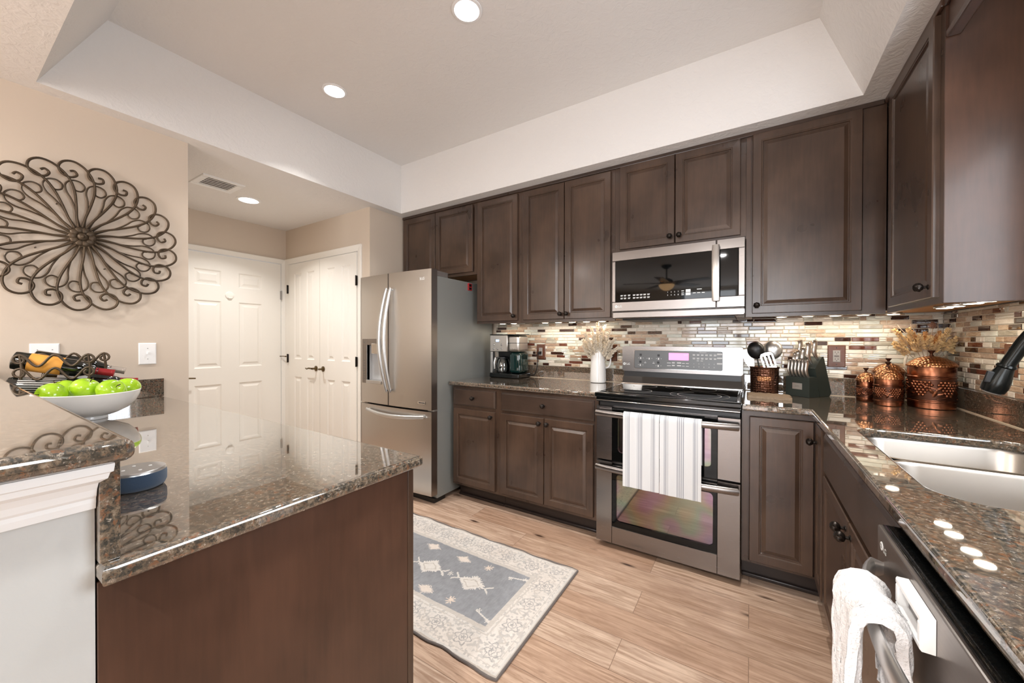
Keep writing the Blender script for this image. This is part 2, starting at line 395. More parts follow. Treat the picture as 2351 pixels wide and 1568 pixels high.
    def xf(s, mat):
        bmesh.ops.transform(s.bm, matrix=mat, verts=s.bm.verts); return s
    def obj(s, name, mats, parent=None, local=False, recalc=False):
        if recalc: bmesh.ops.recalc_face_normals(s.bm, faces=s.bm.faces)
        me = bpy.data.meshes.new(name); off = Vector((0, 0, 0))
        if parent is not None and not local: off = WO[parent.name]
        if off.length: bmesh.ops.translate(s.bm, vec=-off, verts=s.bm.verts)
        s.bm.normal_update()
        for e in s.bm.edges:
            if len(e.link_faces) == 2 and e.calc_face_angle(0) > R(38): e.smooth = False
        s.bm.to_mesh(me); s.bm.free()
        for m_ in (mats if isinstance(mats, (list, tuple)) else [mats]): me.materials.append(M[m_] if isinstance(m_, str) else m_)
        o = bpy.data.objects.new(name, me); COL.objects.link(o)
        if parent is not None: o.parent = parent
        WO[o.name] = off.copy()
        return o
def tag(o, label=None, cat=None, group=None, kind=None):
    if label: o['label'] = label
    if cat: o['category'] = cat
    if group: o['group'] = group
    if kind: o['kind'] = kind
    return o
def thing(name, label, cat, loc, group=None):
    o = bpy.data.objects.new(name, None); o.empty_display_size = .05; COL.objects.link(o); o.location = loc
    WO[o.name] = Vector(loc); return tag(o, label, cat, group)
def struct(o): o['kind'] = 'structure'; return o
def dup(root, loc, label=None, group=None, rotz=None):
    def cp(x, par):
        c = x.copy(); COL.objects.link(c)
        if par is not None: c.parent = par
        for k in list(x.children): cp(k, c)
        return c
    r = cp(root, None); r.location = loc; WO[r.name] = Vector(loc)
    if label: r['label'] = label
    if group: r['group'] = group
    if rotz is not None: r.rotation_euler = (0, 0, rotz)
    return r
def slab_mesh(outer, holes, z0, z1, bev):
    cu = bpy.data.curves.new('slab', 'CURVE'); cu.dimensions = '2D'; cu.fill_mode = 'BOTH'
    for poly in [outer]+holes:
        sp = cu.splines.new('POLY'); sp.points.add(len(poly)-1); sp.use_cyclic_u = True
        for p_, q in zip(sp.points, poly): p_.co = (q[0], q[1], 0, 1)
    cu.extrude = (z1-z0)/2-bev; cu.bevel_depth = bev; cu.offset = -bev; cu.bevel_resolution = 3
    o = bpy.data.objects.new('slab', cu); COL.objects.link(o)
    dg = bpy.context.evaluated_depsgraph_get(); me = bpy.data.meshes.new_from_object(o.evaluated_get(dg))
    bpy.data.objects.remove(o); bpy.data.curves.remove(cu)
    b = B(); b.bm.from_mesh(me); bpy.data.meshes.remove(me)
    bmesh.ops.translate(b.bm, vec=(0, 0, (z0+z1)/2), verts=b.bm.verts)
    bmesh.ops.remove_doubles(b.bm, verts=b.bm.verts, dist=1e-5)
    for f in b.bm.faces: f.material_index = 0; f.smooth = .001 < abs(f.normal.z) < .999
    return b
_tc = {}
def text(b, s_, fr, u, v, size, d=.0006, mi=0, align='CENTER', bold=0.0):
    """lettering laid on a face, as thin solid glyphs"""
    key = (s_, align, bold)
    if key not in _tc:
        cu = bpy.data.curves.new('t', 'FONT'); cu.body = s_; cu.align_x = align; cu.size = 1; cu.offset = bold; cu.resolution_u = 3
        o = bpy.data.objects.new('t', cu); COL.objects.link(o); dg = bpy.context.evaluated_depsgraph_get()
        me = bpy.data.meshes.new_from_object(o.evaluated_get(dg)); bpy.data.objects.remove(o); bpy.data.curves.remove(cu)
        _tc[key] = ([tuple(x.co) for x in me.vertices], [tuple(p_.vertices) for p_ in me.polygons]); bpy.data.meshes.remove(me)
    vs_, fs = _tc[key]; V = [b.bm.verts.new(fr(u+x*size, v+y*size, d)) for x, y, z in vs_]
    for f in fs:
        try: g = b.bm.faces.new([V[i] for i in f]); g.material_index = mi
        except ValueError: pass
def bar(b, fr, u0, u1, v0, v1, d=.0006, mi=0): b.quad([fr(u0, v0, d), fr(u1, v0, d), fr(u1, v1, d), fr(u0, v1, d)], mi)
def rrect(u0, u1, v0, v1, r, n=6):
    P = []
    for cx, cy, a0 in ((u1-r, v0+r, -90), (u1-r, v1-r, 0), (u0+r, v1-r, 90), (u0+r, v0+r, 180)):
        for k in range(n+1):
            a = R(a0+90*k/n); P.append((cx+r*math.cos(a), cy+r*math.sin(a)))
    return P
def logo(fr, u, v, s_, parent, name='logo', mat='mark'):
    """round face badge with two letters beside it"""
    b = B(); n = 28
    ring = [(u+.5*s_*math.cos(2*PI*k/n), v+.5*s_*math.sin(2*PI*k/n)) for k in range(n)]
    b.prism(ring, fr, -.0004, .0008)
    # face: nose, jaw line and eye, dark on the light disc
    b.prism([(u-.05*s_, v-.10*s_), (u+.05*s_, v-.10*s_), (u+.05*s_, v+.24*s_), (u-.05*s_, v+.24*s_)], fr, .0008, .0012, 1)
    b.prism([(u-.05*s_, v-.18*s_), (u+.16*s_, v-.18*s_), (u+.16*s_, v-.09*s_), (u-.05*s_, v-.09*s_)], fr, .0008, .0012, 1)
    b.prism([(u-.22*s_+.06*s_*math.cos(k), v+.16*s_+.06*s_*math.sin(k)) for k in [2*PI*i/10 for i in range(10)]], fr, .0008, .0012, 1)
    text(b, 'LG', fr, u+.75*s_, v-.36*s_, s_*1.05, .0008, 0, 'LEFT', .02)
    return b.obj(name, [mat, 'mark_d'], parent)

DOOR = [(0, 0), (0, .016), (.0025, .0195), (.041, .0195), (.0445, .0165), (.048, .0165), (.0505, .0105), (.0535, .0105), (.071, .0165)]
SLAB = [(0, 0), (0, .013), (.003, .0145), (.011, .0195)]
def knob_part(parent, p, n, r=.0155, name='knob'):
    """birdcage knob: stem, collar and a ball of twisted ridges"""
    n = Vector(n); p = Vector(p); b = B()
    b.lathe([(0, 0), (r*.62, 0), (r*.62, .002), (r*.32, .005), (r*.30, .014)], p, 12, axis=n)
    q = Vector((0, 0, 1)).rotation_difference(n); t = B()
    t.sphere((0, 0, 0), r, 0, 28, (1, 1, .92), lambda th, ph: 1+.10*math.cos(7*ph+5*th)*math.sin(th))
    t.xf(Matrix.Translation(p+n*(.014+r*.75)) @ q.to_matrix().to_4x4()); b._merge(t.bm, 0, True)
    return b.obj(name, 'bronze', parent)
def door_part(parent, fr, u0, u1, v0, v1, knob=None, name='door', mat='wood', prof=DOOR):
    o = B().rings(fr, u0, u1, v0, v1, prof).obj(name, mat, parent)
    if knob: knob_part(o, fr(knob[0], knob[1], .0195), fr.n)
    return o
def drawer_part(parent, fr, u0, u1, v0, v1, knob=True, name='drawer'):
    o = B().rings(fr, u0, u1, v0, v1, SLAB).obj(name, 'wood_h', parent)
    if knob: knob_part(o, fr((u0+u1)/2, (v0+v1)/2, .0195), fr.n)
    return o
# ================================================================== SETTING
b = B(); b.quad([(-4.4, -4.62, 0), (1.0, -4.62, 0), (1.0, 3.0, 0), (-4.4, 3.0, 0)]); b.box(-4.4, 1.0, -4.62, 3.0, -.1, -.0005)
struct(b.obj('floor', 'floor'))
# left wall: art wall, hall recess, closet wall, fridge alcove
b = B()
b.box(WL-.12, WL, -4.6, -3.3, 0, CH); b.box(WL-.12, WL, -3.3, -1.9, 0, .75); b.box(WL-.12, WL, -3.3, -1.9, 2.15, CH); b.box(WL-.12, WL, -1.9, .885, 0, CH)
struct(b.obj('wall_left', 'wall'))
b = B(); b.box(-4.3, WL-.12, .765, .885, 0, CH); struct(b.obj('wall_hall_near', 'wall'))
b = B(); b.box(-4.42, -4.3, .765, 1.17, 0, CH); b.box(-4.42, -4.3, 2.125, 2.29, 0, CH); b.box(-4.42, -4.3, 1.17, 2.125, 2.075, CH); struct(b.obj('wall_hall_end', 'wall'))
b = B(); b.box(-4.3, -4.235, 2.172, 2.29, 0, CH); b.box(-3.035, WL, 2.172, 2.29, 0, CH); b.box(-4.235, -3.035, 2.172, 2.29, 2.075, CH)
struct(b.obj('wall_closet', 'wall'))
b = B(); b.box(WL-.12, WL, 2.29, WB+.1, 0, CH); struct(b.obj('wall_alcove', 'wall'))
b = B(); b.box(WL, WR+.12, WB, WB+.1, 0, CH); struct(b.obj('wall_back', 'wall'))
b = B()
wy0, wy1, wz0, wz1 = .42, 1.50, 1.14, 2.16
b.box(WR, WR+.12, -4.6, wy0, 0, CH); b.box(WR, WR+.12, wy1, WB, 0, CH); b.box(WR, WR+.12, wy0, wy1, 0, wz0); b.box(WR, WR+.12, wy0, wy1, wz1, CH)
struct(b.obj('wall_right', 'wall'))
b = B(); b.box(WL, -1.4, -4.72, -4.6, 0, CH); b.box(.95, WR+.12, -4.72, -4.6, 0, CH); b.box(-1.4, .95, -4.72, -4.6, 2.4, CH)
struct(b.obj('wall_rear', 'wall'))
# ceiling with its tray: two upright faces (left, range side), two sloped faces (sink side, near side)
lo = [(-2.78, .302), (.457, .302), (.457, 2.447), (-2.78, 2.447)]; hi = [(-2.78, .533), (.289, .533), (.289, 2.447), (-2.78, 2.447)]
CANS = [(-2.308, 1.474, TZ, .060), (-1.190, 1.462, TZ, .060), (-.072, 1.462, TZ, .060)]; HALLCAN = (-3.606, 1.519, CH, .070)
def flat_fill(outer, holes, z):
    b_ = B(); bb = bmesh.new(); eds = []
    for poly in [outer]+holes:
        V = [bb.verts.new((x, y, z)) for x, y in poly]; eds += [bb.edges.new((V[i], V[(i+1) % len(V)])) for i in range(len(V))]
    bmesh.ops.triangle_fill(bb, use_beauty=True, use_dissolve=False, edges=eds, normal=(0, 0, -1)); b_._merge(bb, 0); return b_
def circ(x, y, r, n=40): return [(x+r*math.cos(2*PI*k/n), y+r*math.sin(2*PI*k/n)) for k in range(n)]
b = B()
def cell(x0, x1, y0, y1): b.quad([(x0, y0, CH), (x0, y1, CH), (x1, y1, CH), (x1, y0, CH)])
cell(-4.42, -2.78, -4.72, .9); cell(-4.42, -2.78, 2.2, 3.0); b._merge(flat_fill([(-4.42, .9), (-2.78, .9), (-2.78, 2.2), (-4.42, 2.2)], [circ(*HALLCAN[:2], HALLCAN[3])], CH).bm, 0); cell(.457, 1.0, -4.72, 3.0); cell(-2.78, .457, -4.72, .302); cell(-2.78, .457, 2.447, 3.0)
for i in range(4):
    j = (i+1) % 4; b.quad([(*lo[i], CH), (*lo[j], CH), (*hi[j], TZ), (*hi[i], TZ)])
b._merge(flat_fill(hi, [circ(x, y, r) for x, y, z, r in CANS], TZ).bm, 0)
for z, (x0, x1, y0, y1) in ((TZ+.13, (-3.2, .9, 0, 2.9)),): b.quad([(x0, y0, z), (x1, y0, z), (x1, y1, z), (x0, y1, z)])
b.bm.normal_update(); struct(b.obj('ceiling', 'ceil'))
# baseboards
for nm, a_ in (('left', (WL, WL+.014, -1.9, .10, 0, .10)), ('alcove', (WL, WL+.012, 2.30, WB, 0, .10)), ('closet_left', (-4.3, -4.29, 2.155, 2.172, 0, .10))):
    struct(B().box(*a_, .003).obj('baseboard_'+nm, 'white'))

# ---- doors of the hall
def panel_recess(b, fr, u0, u1, v0, v1):
    b.rings(fr, u0, u1, v0, v1, [(0, .0002), (.012, -.008), (.026, -.008), (.045, -.001)])
def slab_door(name, fr, u0, u1, v1, panels, parent=None):
    """a door leaf with moulded panels let into its face"""
    b = B(); us = sorted({u0, u1, *[p for q in panels for p in q[:2]]}); vs_ = sorted({.012, v1, *[p for q in panels for p in q[2:]]})
    inside = lambda u, v: any(q[0] < u < q[1] and q[2] < v < q[3] for q in panels)
    for i in range(len(us)-1):
        for j in range(len(vs_)-1):
            if not inside((us[i]+us[i+1])/2, (vs_[j]+vs_[j+1])/2):
                b.quad([fr(us[i], vs_[j]), fr(us[i+1], vs_[j]), fr(us[i+1], vs_[j+1]), fr(us[i], vs_[j+1])])
    for q in panels: panel_recess(b, fr, *q)
    b.rings(fr, u0, u1, .012, v1, [(0, -.036), (0, 0)], cap=False)
    return b.obj(name, 'white', parent)
fr = FXp(-4.285)
pan = [(1.357, 1.57, 1.765, 1.91), (1.715, 1.925, 1.765, 1.91), (1.357, 1.57, .985, 1.62), (1.715, 1.925, .985, 1.62), (1.357, 1.57, .2, .828), (1.715, 1.925, .2, .828)]
d1 = struct(slab_door('door_1', fr, 1.185, 2.11, 2.062, pan)); tag(d1, 'white six-panel door at the left end of the hall recess', 'door')
b = B(); b.cyl(fr(1.255, .905), fr(1.255, .905, .008), .027, None, 20); b.cyl(fr(1.255, .905), fr(1.255, .905, .05), .008, None, 12); b.tube([fr(1.255, .905, .05), fr(1.30, .907, .055), fr(1.352, .903, .052)], [.008, .007, .006], 10)
b.obj('door_handle', 'brass', d1)
b = B(); b.lathe([(.036, 0), (.036, .006), (.030, .009), (.0, .009)], fr(1.637, 1.683), 24, axis=(1, 0, 0)); b.box(-4.283, -4.268, 1.62, 1.654, 1.652, 1.664, .003); b.obj('wreath_hook', 'white', d1)
for z in (1.73, .28):
    b = B(); b.box(-4.288, -4.279, 2.103, 2.123, z-.045, z+.045, .002); b.cyl((-4.277, 2.113, z-.048), (-4.277, 2.113, z+.048), .006); b.obj('hinge', 'grey_plastic', d1)
b = B(); b.tube([(-4.285, 2.10, 1.075), (-4.25, 2.125, 1.075), (-4.23, 2.13, 1.072)], .004, 8); b.cyl((-4.232, 2.13, 1.072), (-4.222, 2.132, 1.072), .007); b.obj('door_stop', 'brass', d1)
def casing(name, fr, u0, u1, v1, wid=.062, sides=(1, 1)):
    b = B(); P = [(0, 0), (0, .017), (.006, .019), (.020, .016), (.044, .011), (wid-.004, .009), (wid, .006), (wid, 0)]
    prev = None
    # mitred three-sided frame; inner offset runs with the profile
    for s_, d in [(wid-x, y) for x, y in P]:
        pts = [fr(u0-s_, 0, d), fr(u0-s_, v1+s_, d), fr(u1+s_, v1+s_, d), fr(u1+s_, 0, d)]
        q = [b.bm.verts.new(x) for x in pts]
        if prev:
            for i in range(3):
                if (i == 0 and not sides[0]) or (i == 2 and not sides[1]): continue
                b.bm.faces.new([prev[i], prev[i+1], q[i+1], q[i]])
        prev = q
    # jamb
    b.quad([fr(u0, 0, 0), fr(u0, 0, -.09), fr(u0, v1, -.09), fr(u0, v1, 0)]); b.quad([fr(u1, 0, -.09), fr(u1, 0, 0), fr(u1, v1, 0), fr(u1, v1, -.09)]); b.quad([fr(u0, v1, 0), fr(u0, v1, -.09), fr(u1, v1, -.09), fr(u1, v1, 0)])
    return struct(b.obj(name, 'white', None, False, True))
casing('trim_1', FXp(-4.298), 1.178, 2.118, 2.068, .05)
fr = FY(2.158)
d2 = tag(thing('door_2', 'white double closet doors beside the refrigerator', 'door', (-3.63, 2.158, 0)), kind='structure')
def closet_leaf(u0, u1, c1, c2):
    P = []
    for a_, b_ in (c1, c2):
        P += [(a_, b_, 1.048, 1.952), (a_, b_, .2, .862)]
    return slab_door('door_leaf', fr, u0, u1, 2.058, P, d2)
lf = closet_leaf(-4.222, -3.634, (-4.105, -3.964), (-3.864, -3.730)); rl = closet_leaf(-3.630, -3.046, (-3.508, -3.382), (-3.276, -3.138))
for leaf, u, s_ in ((lf, -3.695, -1), (rl, -3.572, 1)):
    b = B(); b.lathe([(.0, 0), (.027, 0), (.027, .006), (.016, .011), (.010, .016), (.010, .044), (0, .044)], fr(u, .963), 24, axis=(0, -1, 0))
    if s_ < 0: b.tube([fr(u, .963, .044), fr(u-.05, .967, .05), fr(u-.085, .958, .05), fr(u-.11, .964, .046)], [.009, .008, .007, .006], 10)
    else: b.tube([fr(u, .963, .044), fr(u+.03, .966, .05), fr(u+.035, .962, .05)], [.010, .009, .006], 10)
    b.obj('door_handle', 'brass', leaf)
for leaf, u in ((lf, -4.228), (rl, -3.042)):
    for z in (1.795, 1.052, .26):
        b = B(); b.box(u-.012, u+.012, 2.150, 2.159, z-.044, z+.044, .002); b.cyl((u, 2.149, z-.046), (u, 2.149, z+.046), .006); b.obj('hinge', 'bronze', leaf)
casing('trim_2', FY(2.171), -4.228, -3.040, 2.064, .058)

# ---- windows (over the sink; two added behind the camera to bring fill daylight)
def window(name, fr, u0, u1, v0, v1, nm=1, trimw=.06):
    w_ = tag(thing(name, name, 'window', fr((u0+u1)/2, v0)), kind='structure'); w_['label'] = {'window_1': 'white framed window over the kitchen sink', 'window_2': 'added wide white patio door in the rear wall, for fill daylight', 'window_3': 'added white framed dining room window, for fill daylight'}[name]
    b = B()
    for a_ in ((u0-trimw, u1+trimw, v1, v1+trimw), (u0-trimw, u1+trimw, v0-trimw, v0), (u0-trimw, u0, v0, v1), (u1, u1+trimw, v0, v1)):
        b.rings(fr, a_[0], a_[1], a_[2], a_[3], [(0, 0), (0, .012), (.004, .016)])
    b.obj('window_casing', 'white', w_)
    b = B(); k = nm+1; W_ = (u1-u0)/k
    for i in range(k):
        a0, a1 = u0+i*W_, u0+(i+1)*W_
        for q in ((a0, a1, v0, v0+.05), (a0, a1, v1-.05, v1), (a0, a0+.05, v0+.05, v1-.05), (a1-.05, a1, v0+.05, v1-.05)):
            b.rings(fr, *q, [(0, -.08), (0, -.04)])
    b.obj('window_frame', 'white', w_)
    b = B()
    for i in range(k): b.quad([fr(u0+i*W_+.05, v0+.05, -.06), fr(u0+(i+1)*W_-.05, v0+.05, -.06), fr(u0+(i+1)*W_-.05, v1-.05, -.06), fr(u0+i*W_+.05, v1-.05, -.06)])
    b.obj('pane', 'window_glass', w_)
window('window_1', FX(WR), -wy1, -wy0, wz0, wz1, 0, .05)
window('window_2', F((0, -4.6, 0), (-1, 0, 0), (0, 0, 1), (0, 1, 0)), -.95, 1.4, .02, 2.4, 1)
window('window_3', FXp(WL), -3.3, -1.9, .75, 2.15, 1)

# ================================================================== recessed lights, vent, fan
def downlight(name, x, y, z, r, label, power, up):
    t = thing(name, label, 'ceiling light', (x, y, z), 'recessed ceiling lights')
    b = B(); b.lathe([(r*1.26, -.0006), (r*1.24, -.005), (r*1.02, -.007), (r*.985, -.002), (r*.93, up*.5), (r*.86, up), (r*.80, up+.006), (0, up+.006)], (x, y, z), 40); b.obj('trim_ring', 'plastic_white', t)
    b = B(); b.lathe([(r*.66, up+.004), (r*.64, up-.006), (r*.4, up-.012), (0, up-.014)], (x, y, z), 32); b.obj('lamp_lens', 'can_led', t)
    area(name+'_light', (x, y, z+up-.018), (0, 0, -1), r*1.2, 0, power, (1, .98, .955), 'DISK', 118 if z < 2.6 else 98)
    return t
downlight('recessed_light', -2.308, 1.474, TZ, .060, 'round recessed light in the raised ceiling, nearer the hall', 5.5, .05)
downlight('recessed_light', -1.190, 1.462, TZ, .060, 'round recessed light cut by the top edge of the photo', 5.5, .05)
downlight('recessed_light', -.072, 1.462, TZ, .060, 'round recessed light in the raised ceiling, nearest the sink wall', 5.5, .05)
downlight('recessed_light', -3.606, 1.519, CH, .070, 'round recessed light in the lower hall ceiling, before the doors', 6, .012)
for k, (x, y) in enumerate(((-2.45, -1.05), (-.34, -1.05), (-2.65, -3.2), (.45, -3.2))):  # three lamps added for ambient light; the near right one shows in the microwave
    lb = ['added near left', 'near right', 'added far left', 'added far right'][k]+' recessed light of the dining area behind the camera'
    t = thing('recessed_light', lb, 'ceiling light', (x, y, CH), 'dining ceiling lights')
    B().lathe([(.08, -.0006), (.078, -.006), (.062, -.008), (.060, -.003)], (x, y, CH), 40).obj('trim_ring', 'plastic_white', t)
    B().lathe([(.060, -.003), (.03, -.006), (0, -.006)], (x, y, CH), 32).obj('lamp_lens', 'can_led', t)
    area('dining_ambient_light', (x, y, CH-.012), (0, 0, -1), .1, 0, 19.5, (1, .98, .955), 'DISK', 170)
t = thing('ceiling_vent', 'square white air vent in the hall ceiling', 'vent', (-3.43, 1.235, CH))
b = B(); frv = F((0, 0, CH), (0, 1, 0), (1, 0, 0), (0, 0, -1))
for q in ((1.10, 1.37, -3.565, -3.525), (1.10, 1.37, -3.335, -3.295), (1.10, 1.145, -3.525, -3.335), (1.325, 1.37, -3.525, -3.335)): b.rings(frv, *q, [(0, 0), (.002, .006), (.006, .008)])
b.obj('vent_frame', 'plastic_white', t)
B().quad([frv(1.145, -3.525, .0008), frv(1.325, -3.525, .0005), frv(1.325, -3.335, .0005), frv(1.145, -3.335, .0005)]).obj('vent_opening', 'vent_dark', t)
for k in range(5):
    x = -3.5+k*.035; B().quad([frv(1.145, x-.015, .002), frv(1.325, x-.015, .002), frv(1.325, x+.015, .007), frv(1.145, x+.015, .007)]).obj('louvre', 'plastic_white', t)
# ceiling fan of the dining area (seen in the microwave door)
fx, fy = -1.13, -1.45
t = thing('ceiling_fan', 'dark ceiling fan with an amber glass bowl light, mirrored in the microwave', 'ceiling fan', (fx, fy, CH))
B().lathe([(0, 0), (.075, 0), (.07, -.03), (.03, -.06), (0, -.062)], (fx, fy, CH), 28).obj('canopy', 'bronze', t)
B().cyl((fx, fy, CH-.05), (fx, fy, CH-.208), .012).obj('down_rod', 'bronze', t)
B().lathe([(0, -.205), (.05, -.212), (.09, -.235), (.10, -.265), (.09, -.292), (.07, -.305), (0, -.305)], (fx, fy, CH), 32).obj('motor_housing', 'bronze', t)
B().lathe([(.115, -.308), (.118, -.318), (.095, -.36), (.05, -.395), (0, -.405)], (fx, fy, CH), 32).obj('glass_bowl', 'bowl_lamp', t)
for k in range(5):
    a_ = 2*PI*k/5+.3; m_ = Matrix.Translation((fx, fy, CH-.282)) @ Matrix.Rotation(a_, 4, 'Z') @ Matrix.Rotation(R(6), 4, 'X')
    bl = B().box(.16, .66, -.065, .065, -.003, .003, .002, mat=m_).obj('blade', 'blade', t)
    B().box(.09, .22, -.022, .022, -.008, .004, .002, mat=m_).obj('blade_bracket', 'bronze', bl)
# ================================================================== UPPER CABINETS (range wall), door backs on y = 2.55
def upper_body(t, x0, x1, z0, z1, y=2.55, lip=True):
    b = B(); b.box(x0+.001, x1-.001, y+.019, WB-.001, z0+.018, z1); b.obj('carcass', 'wood_side', t)
    b = B()
    for q in ((x0, x1, z1-.045, z1), (x0, x1, z0, z0+.03), (x0, x0+.032, z0+.03, z1-.045), (x1-.032, x1, z0+.03, z1-.045)):
        b.box(q[0]+.0004, q[1]-.0004, y, y+.019, q[2], q[3])
    b.obj('face_frame', 'wood', t)
    b = B(); b.quad([(x0+.03, y+.02, z0+.0175), (x0+.03, WB-.03, z0+.0175), (x1-.03, WB-.03, z0+.0175), (x1-.03, y+.02, z0+.0175)]); b.obj('bottom_panel', 'wood_in', t)
def upper(name, label, x0, x1, z0, doors, kn):
    t = thing(name, label, 'cabinet', ((x0+x1)/2, 2.55, z0)); upper_body(t, x0, x1, z0, CH-.004)
    fr = FY(2.55)
    for (u0, u1, v0, v1), k in zip(doors, kn): door_part(t, fr, u0, u1, v0, v1, k)
    return t
G = 'dark wood wall cabinets'
UZ = 2.407
upper('wall_cabinet', 'short two-door dark wall cabinet over the refrigerator', -2.866, -1.962, 1.812, [(-2.838, -2.430, 1.836, UZ), (-2.424, -1.998, 1.836, UZ)], [(-2.452, 1.876), (-2.402, 1.876)])
upper('wall_cabinet', 'single-door dark wall cabinet above the coffee maker', -1.962, -1.526, 1.39, [(-1.944, -1.551, 1.408, UZ)], [(-1.575, 1.444)])
upper('wall_cabinet', 'tall two-door dark wall cabinet left of the microwave', -1.526, -.780, 1.39, [(-1.498, -1.152, 1.410, UZ), (-1.147, -.806, 1.410, UZ)], [(-1.175, 1.446), (-1.125, 1.446)])
upper('wall_cabinet', 'two-door dark wall cabinet directly above the microwave', -.780, -.022, 1.838, [(-.745, -.403, 1.862, UZ+.008), (-.398, -.050, 1.862, UZ+.008)], [(-.428, 1.904), (-.374, 1.904)])
wc_ = upper('wall_cabinet', 'wide single-door dark wall cabinet right of the microwave', -.022, .5625, 1.39, [(.008, .472, 1.408, 2.418)], [(.030, 1.452)])
B().box(.476, .5622, 2.5472, 2.5499, 1.3905, 2.4155).obj('filler_stile', 'wood', wc_)
tag(B().box(-2.866, .5525, 2.538, 2.5495, CH-.024, CH-.0005, .003).obj('cabinet_top_moulding', 'wood_h'), 'dark wood trim strip where the range wall cabinets meet the ceiling', 'moulding')
tag(B().box(-.0218, -.0005, 2.5455, 2.5499, 1.392, 2.41).obj('filler_strip', 'wood'), 'narrow dark filler strip beside the microwave', 'filler')
# sink wall cabinet (side on) with finished end panel, and the valance over the window
t = thing('wall_cabinet', 'dark corner wall cabinet on the sink wall, seen edge on', 'cabinet', (.56, 2.2, 1.39))
b = B(); b.box(.584, WR-.001, 1.922, WB-.005, 1.408, CH-.004); b.obj('carcass', 'wood_side', t)
b = B()
for q in ((1.905, 2.535, CH-.05, CH-.004), (1.905, 2.535, 1.39, 1.42), (1.905, 1.937, 1.42, CH-.05), (2.445, 2.535, 1.42, CH-.05)): b.box(.565, .584, q[0], q[1], q[2], q[3])
b.obj('face_frame', 'wood', t)
B().box(.5655, WR-.001, 1.9035, 1.9215, 1.388, CH-.004, .001).obj('end_panel', 'wood_side', t)
B().quad([(.60, 1.93, 1.4075), (.60, 2.88, 1.4075), (.85, 2.88, 1.4075), (.85, 1.93, 1.4075)]).obj('bottom_panel', 'wood_in', t)
door_part(t, FX(.565), -2.440, -1.938, 1.412, UZ, (-1.968, 1.452))
tag(B().box(.553, .5645, 1.9035, 2.536, CH-.026, CH-.0005, .003).obj('cabinet_top_moulding', 'wood_side'), 'dark wood trim strip along the top of the sink wall cabinet', 'moulding')
t = thing('window_valance', 'dark wood valance board at the ceiling over the sink window', 'valance', (.60, 1.1, 2.3))
B().box(.572, .592, .05, 1.9025, 2.325, CH-.004, .001).obj('board', 'wood_side', t)
B().box(.565, .604, .05, 1.9025, 2.300, 2.326, .006).obj('bottom_moulding', 'wood_side', t)
B().box(.560, .5715, .05, 1.9025, CH-.030, CH-.0008, .003).obj('top_moulding', 'wood_side', t)
t = thing('wall_cabinet', 'dark wall cabinet on the sink wall beyond the window, out of frame', 'cabinet', (.56, -.2, 1.39))
B().box(.584, WR-.001, -.8, .045, 1.39, CH-.004).obj('carcass', 'wood_side', t); door_part(t, FX(.584), -.03, .78, 1.41, UZ, (-.005, 1.45))

# ================================================================== BASE CABINETS
def base_body(t, x0, x1, y=2.29):
    B().box(x0+.001, x1-.001, y+.019, WB-.002, .115, C-.033).obj('carcass', 'wood_side', t)
    b = B()
    for q in ((x0, x1, .865, C-.033), (x0, x1, .115, .15), (x0, x0+.03, .15, .865), (x1-.03, x1, .15, .865), (x0+.03, x1-.03, .705, .755)): b.box(q[0]+.0004, q[1]-.0004, y, y+.019, q[2], q[3])
    b.obj('face_frame', 'wood', t)
    B().box(x0+.001, x1-.001, y+.085, y+.10, .0, .114).obj('toe_kick', 'toe', t)
    B().box(x0+.001, x1-.001, y+.069, y+.085, .0, .020, .005).obj('shoe_moulding', 'toe', t)
fr = FY(2.29)
t = thing('base_cabinet', 'narrow dark base cabinet with one drawer, next to the refrigerator', 'cabinet', (-1.79, 2.29, 0)); base_body(t, -1.998, -1.557)
drawer_part(t, fr, -1.978, -1.582, .745, .876); door_part(t, fr, -1.983, -1.584, .136, .719, (-1.612, .684))
t = thing('base_cabinet', 'wide dark base cabinet with two doors left of the range', 'cabinet', (-1.18, 2.29, 0)); base_body(t, -1.557, -.801)
drawer_part(t, fr, -1.531, -.827, .745, .874); door_part(t, fr, -1.532, -1.181, .138, .722, (-1.209, .688)); door_part(t, fr, -1.177, -.830, .138, .722, (-1.150, .688))
t = thing('corner_base_cabinet', 'dark corner base cabinet right of the range with a folding door', 'cabinet', (.13, 2.29, 0))
b = B(); b.box(-.034, .30, 2.309, WB-.002, .115, C-.033); b.box(.30, WR-.002, 2.08, WB-.002, .115, C-.033); b.obj('carcass', 'wood_side', t)
b = B(); b.box(-.0345, -.004, 2.29, 2.309, .115, C-.033); b.box(-.004, .28, 2.29, 2.309, .87, C-.033); b.box(-.004, .28, 2.29, 2.309, .115, .125)
b.box(.28, .299, 2.062, 2.29, .87, C-.033); b.box(.28, .299, 2.062, 2.29, .115, .125); b.box(.28, .299, 2.045, 2.0815, .115, C-.033); b.obj('face_frame', 'wood', t)
b = B(); b.box(-.034, .37, 2.375, 2.39, 0, .114); b.box(.355, .37, 2.05, 2.375, 0, .114); b.box(-.034, .355, 2.359, 2.375, 0, .02, .005); b.obj('toe_kick', 'toe', t)
door_part(t, fr, -.0005, .2575, .132, .868); door_part(t, FX(.28), -2.268, -2.083, .132, .868, (-2.213, .786))
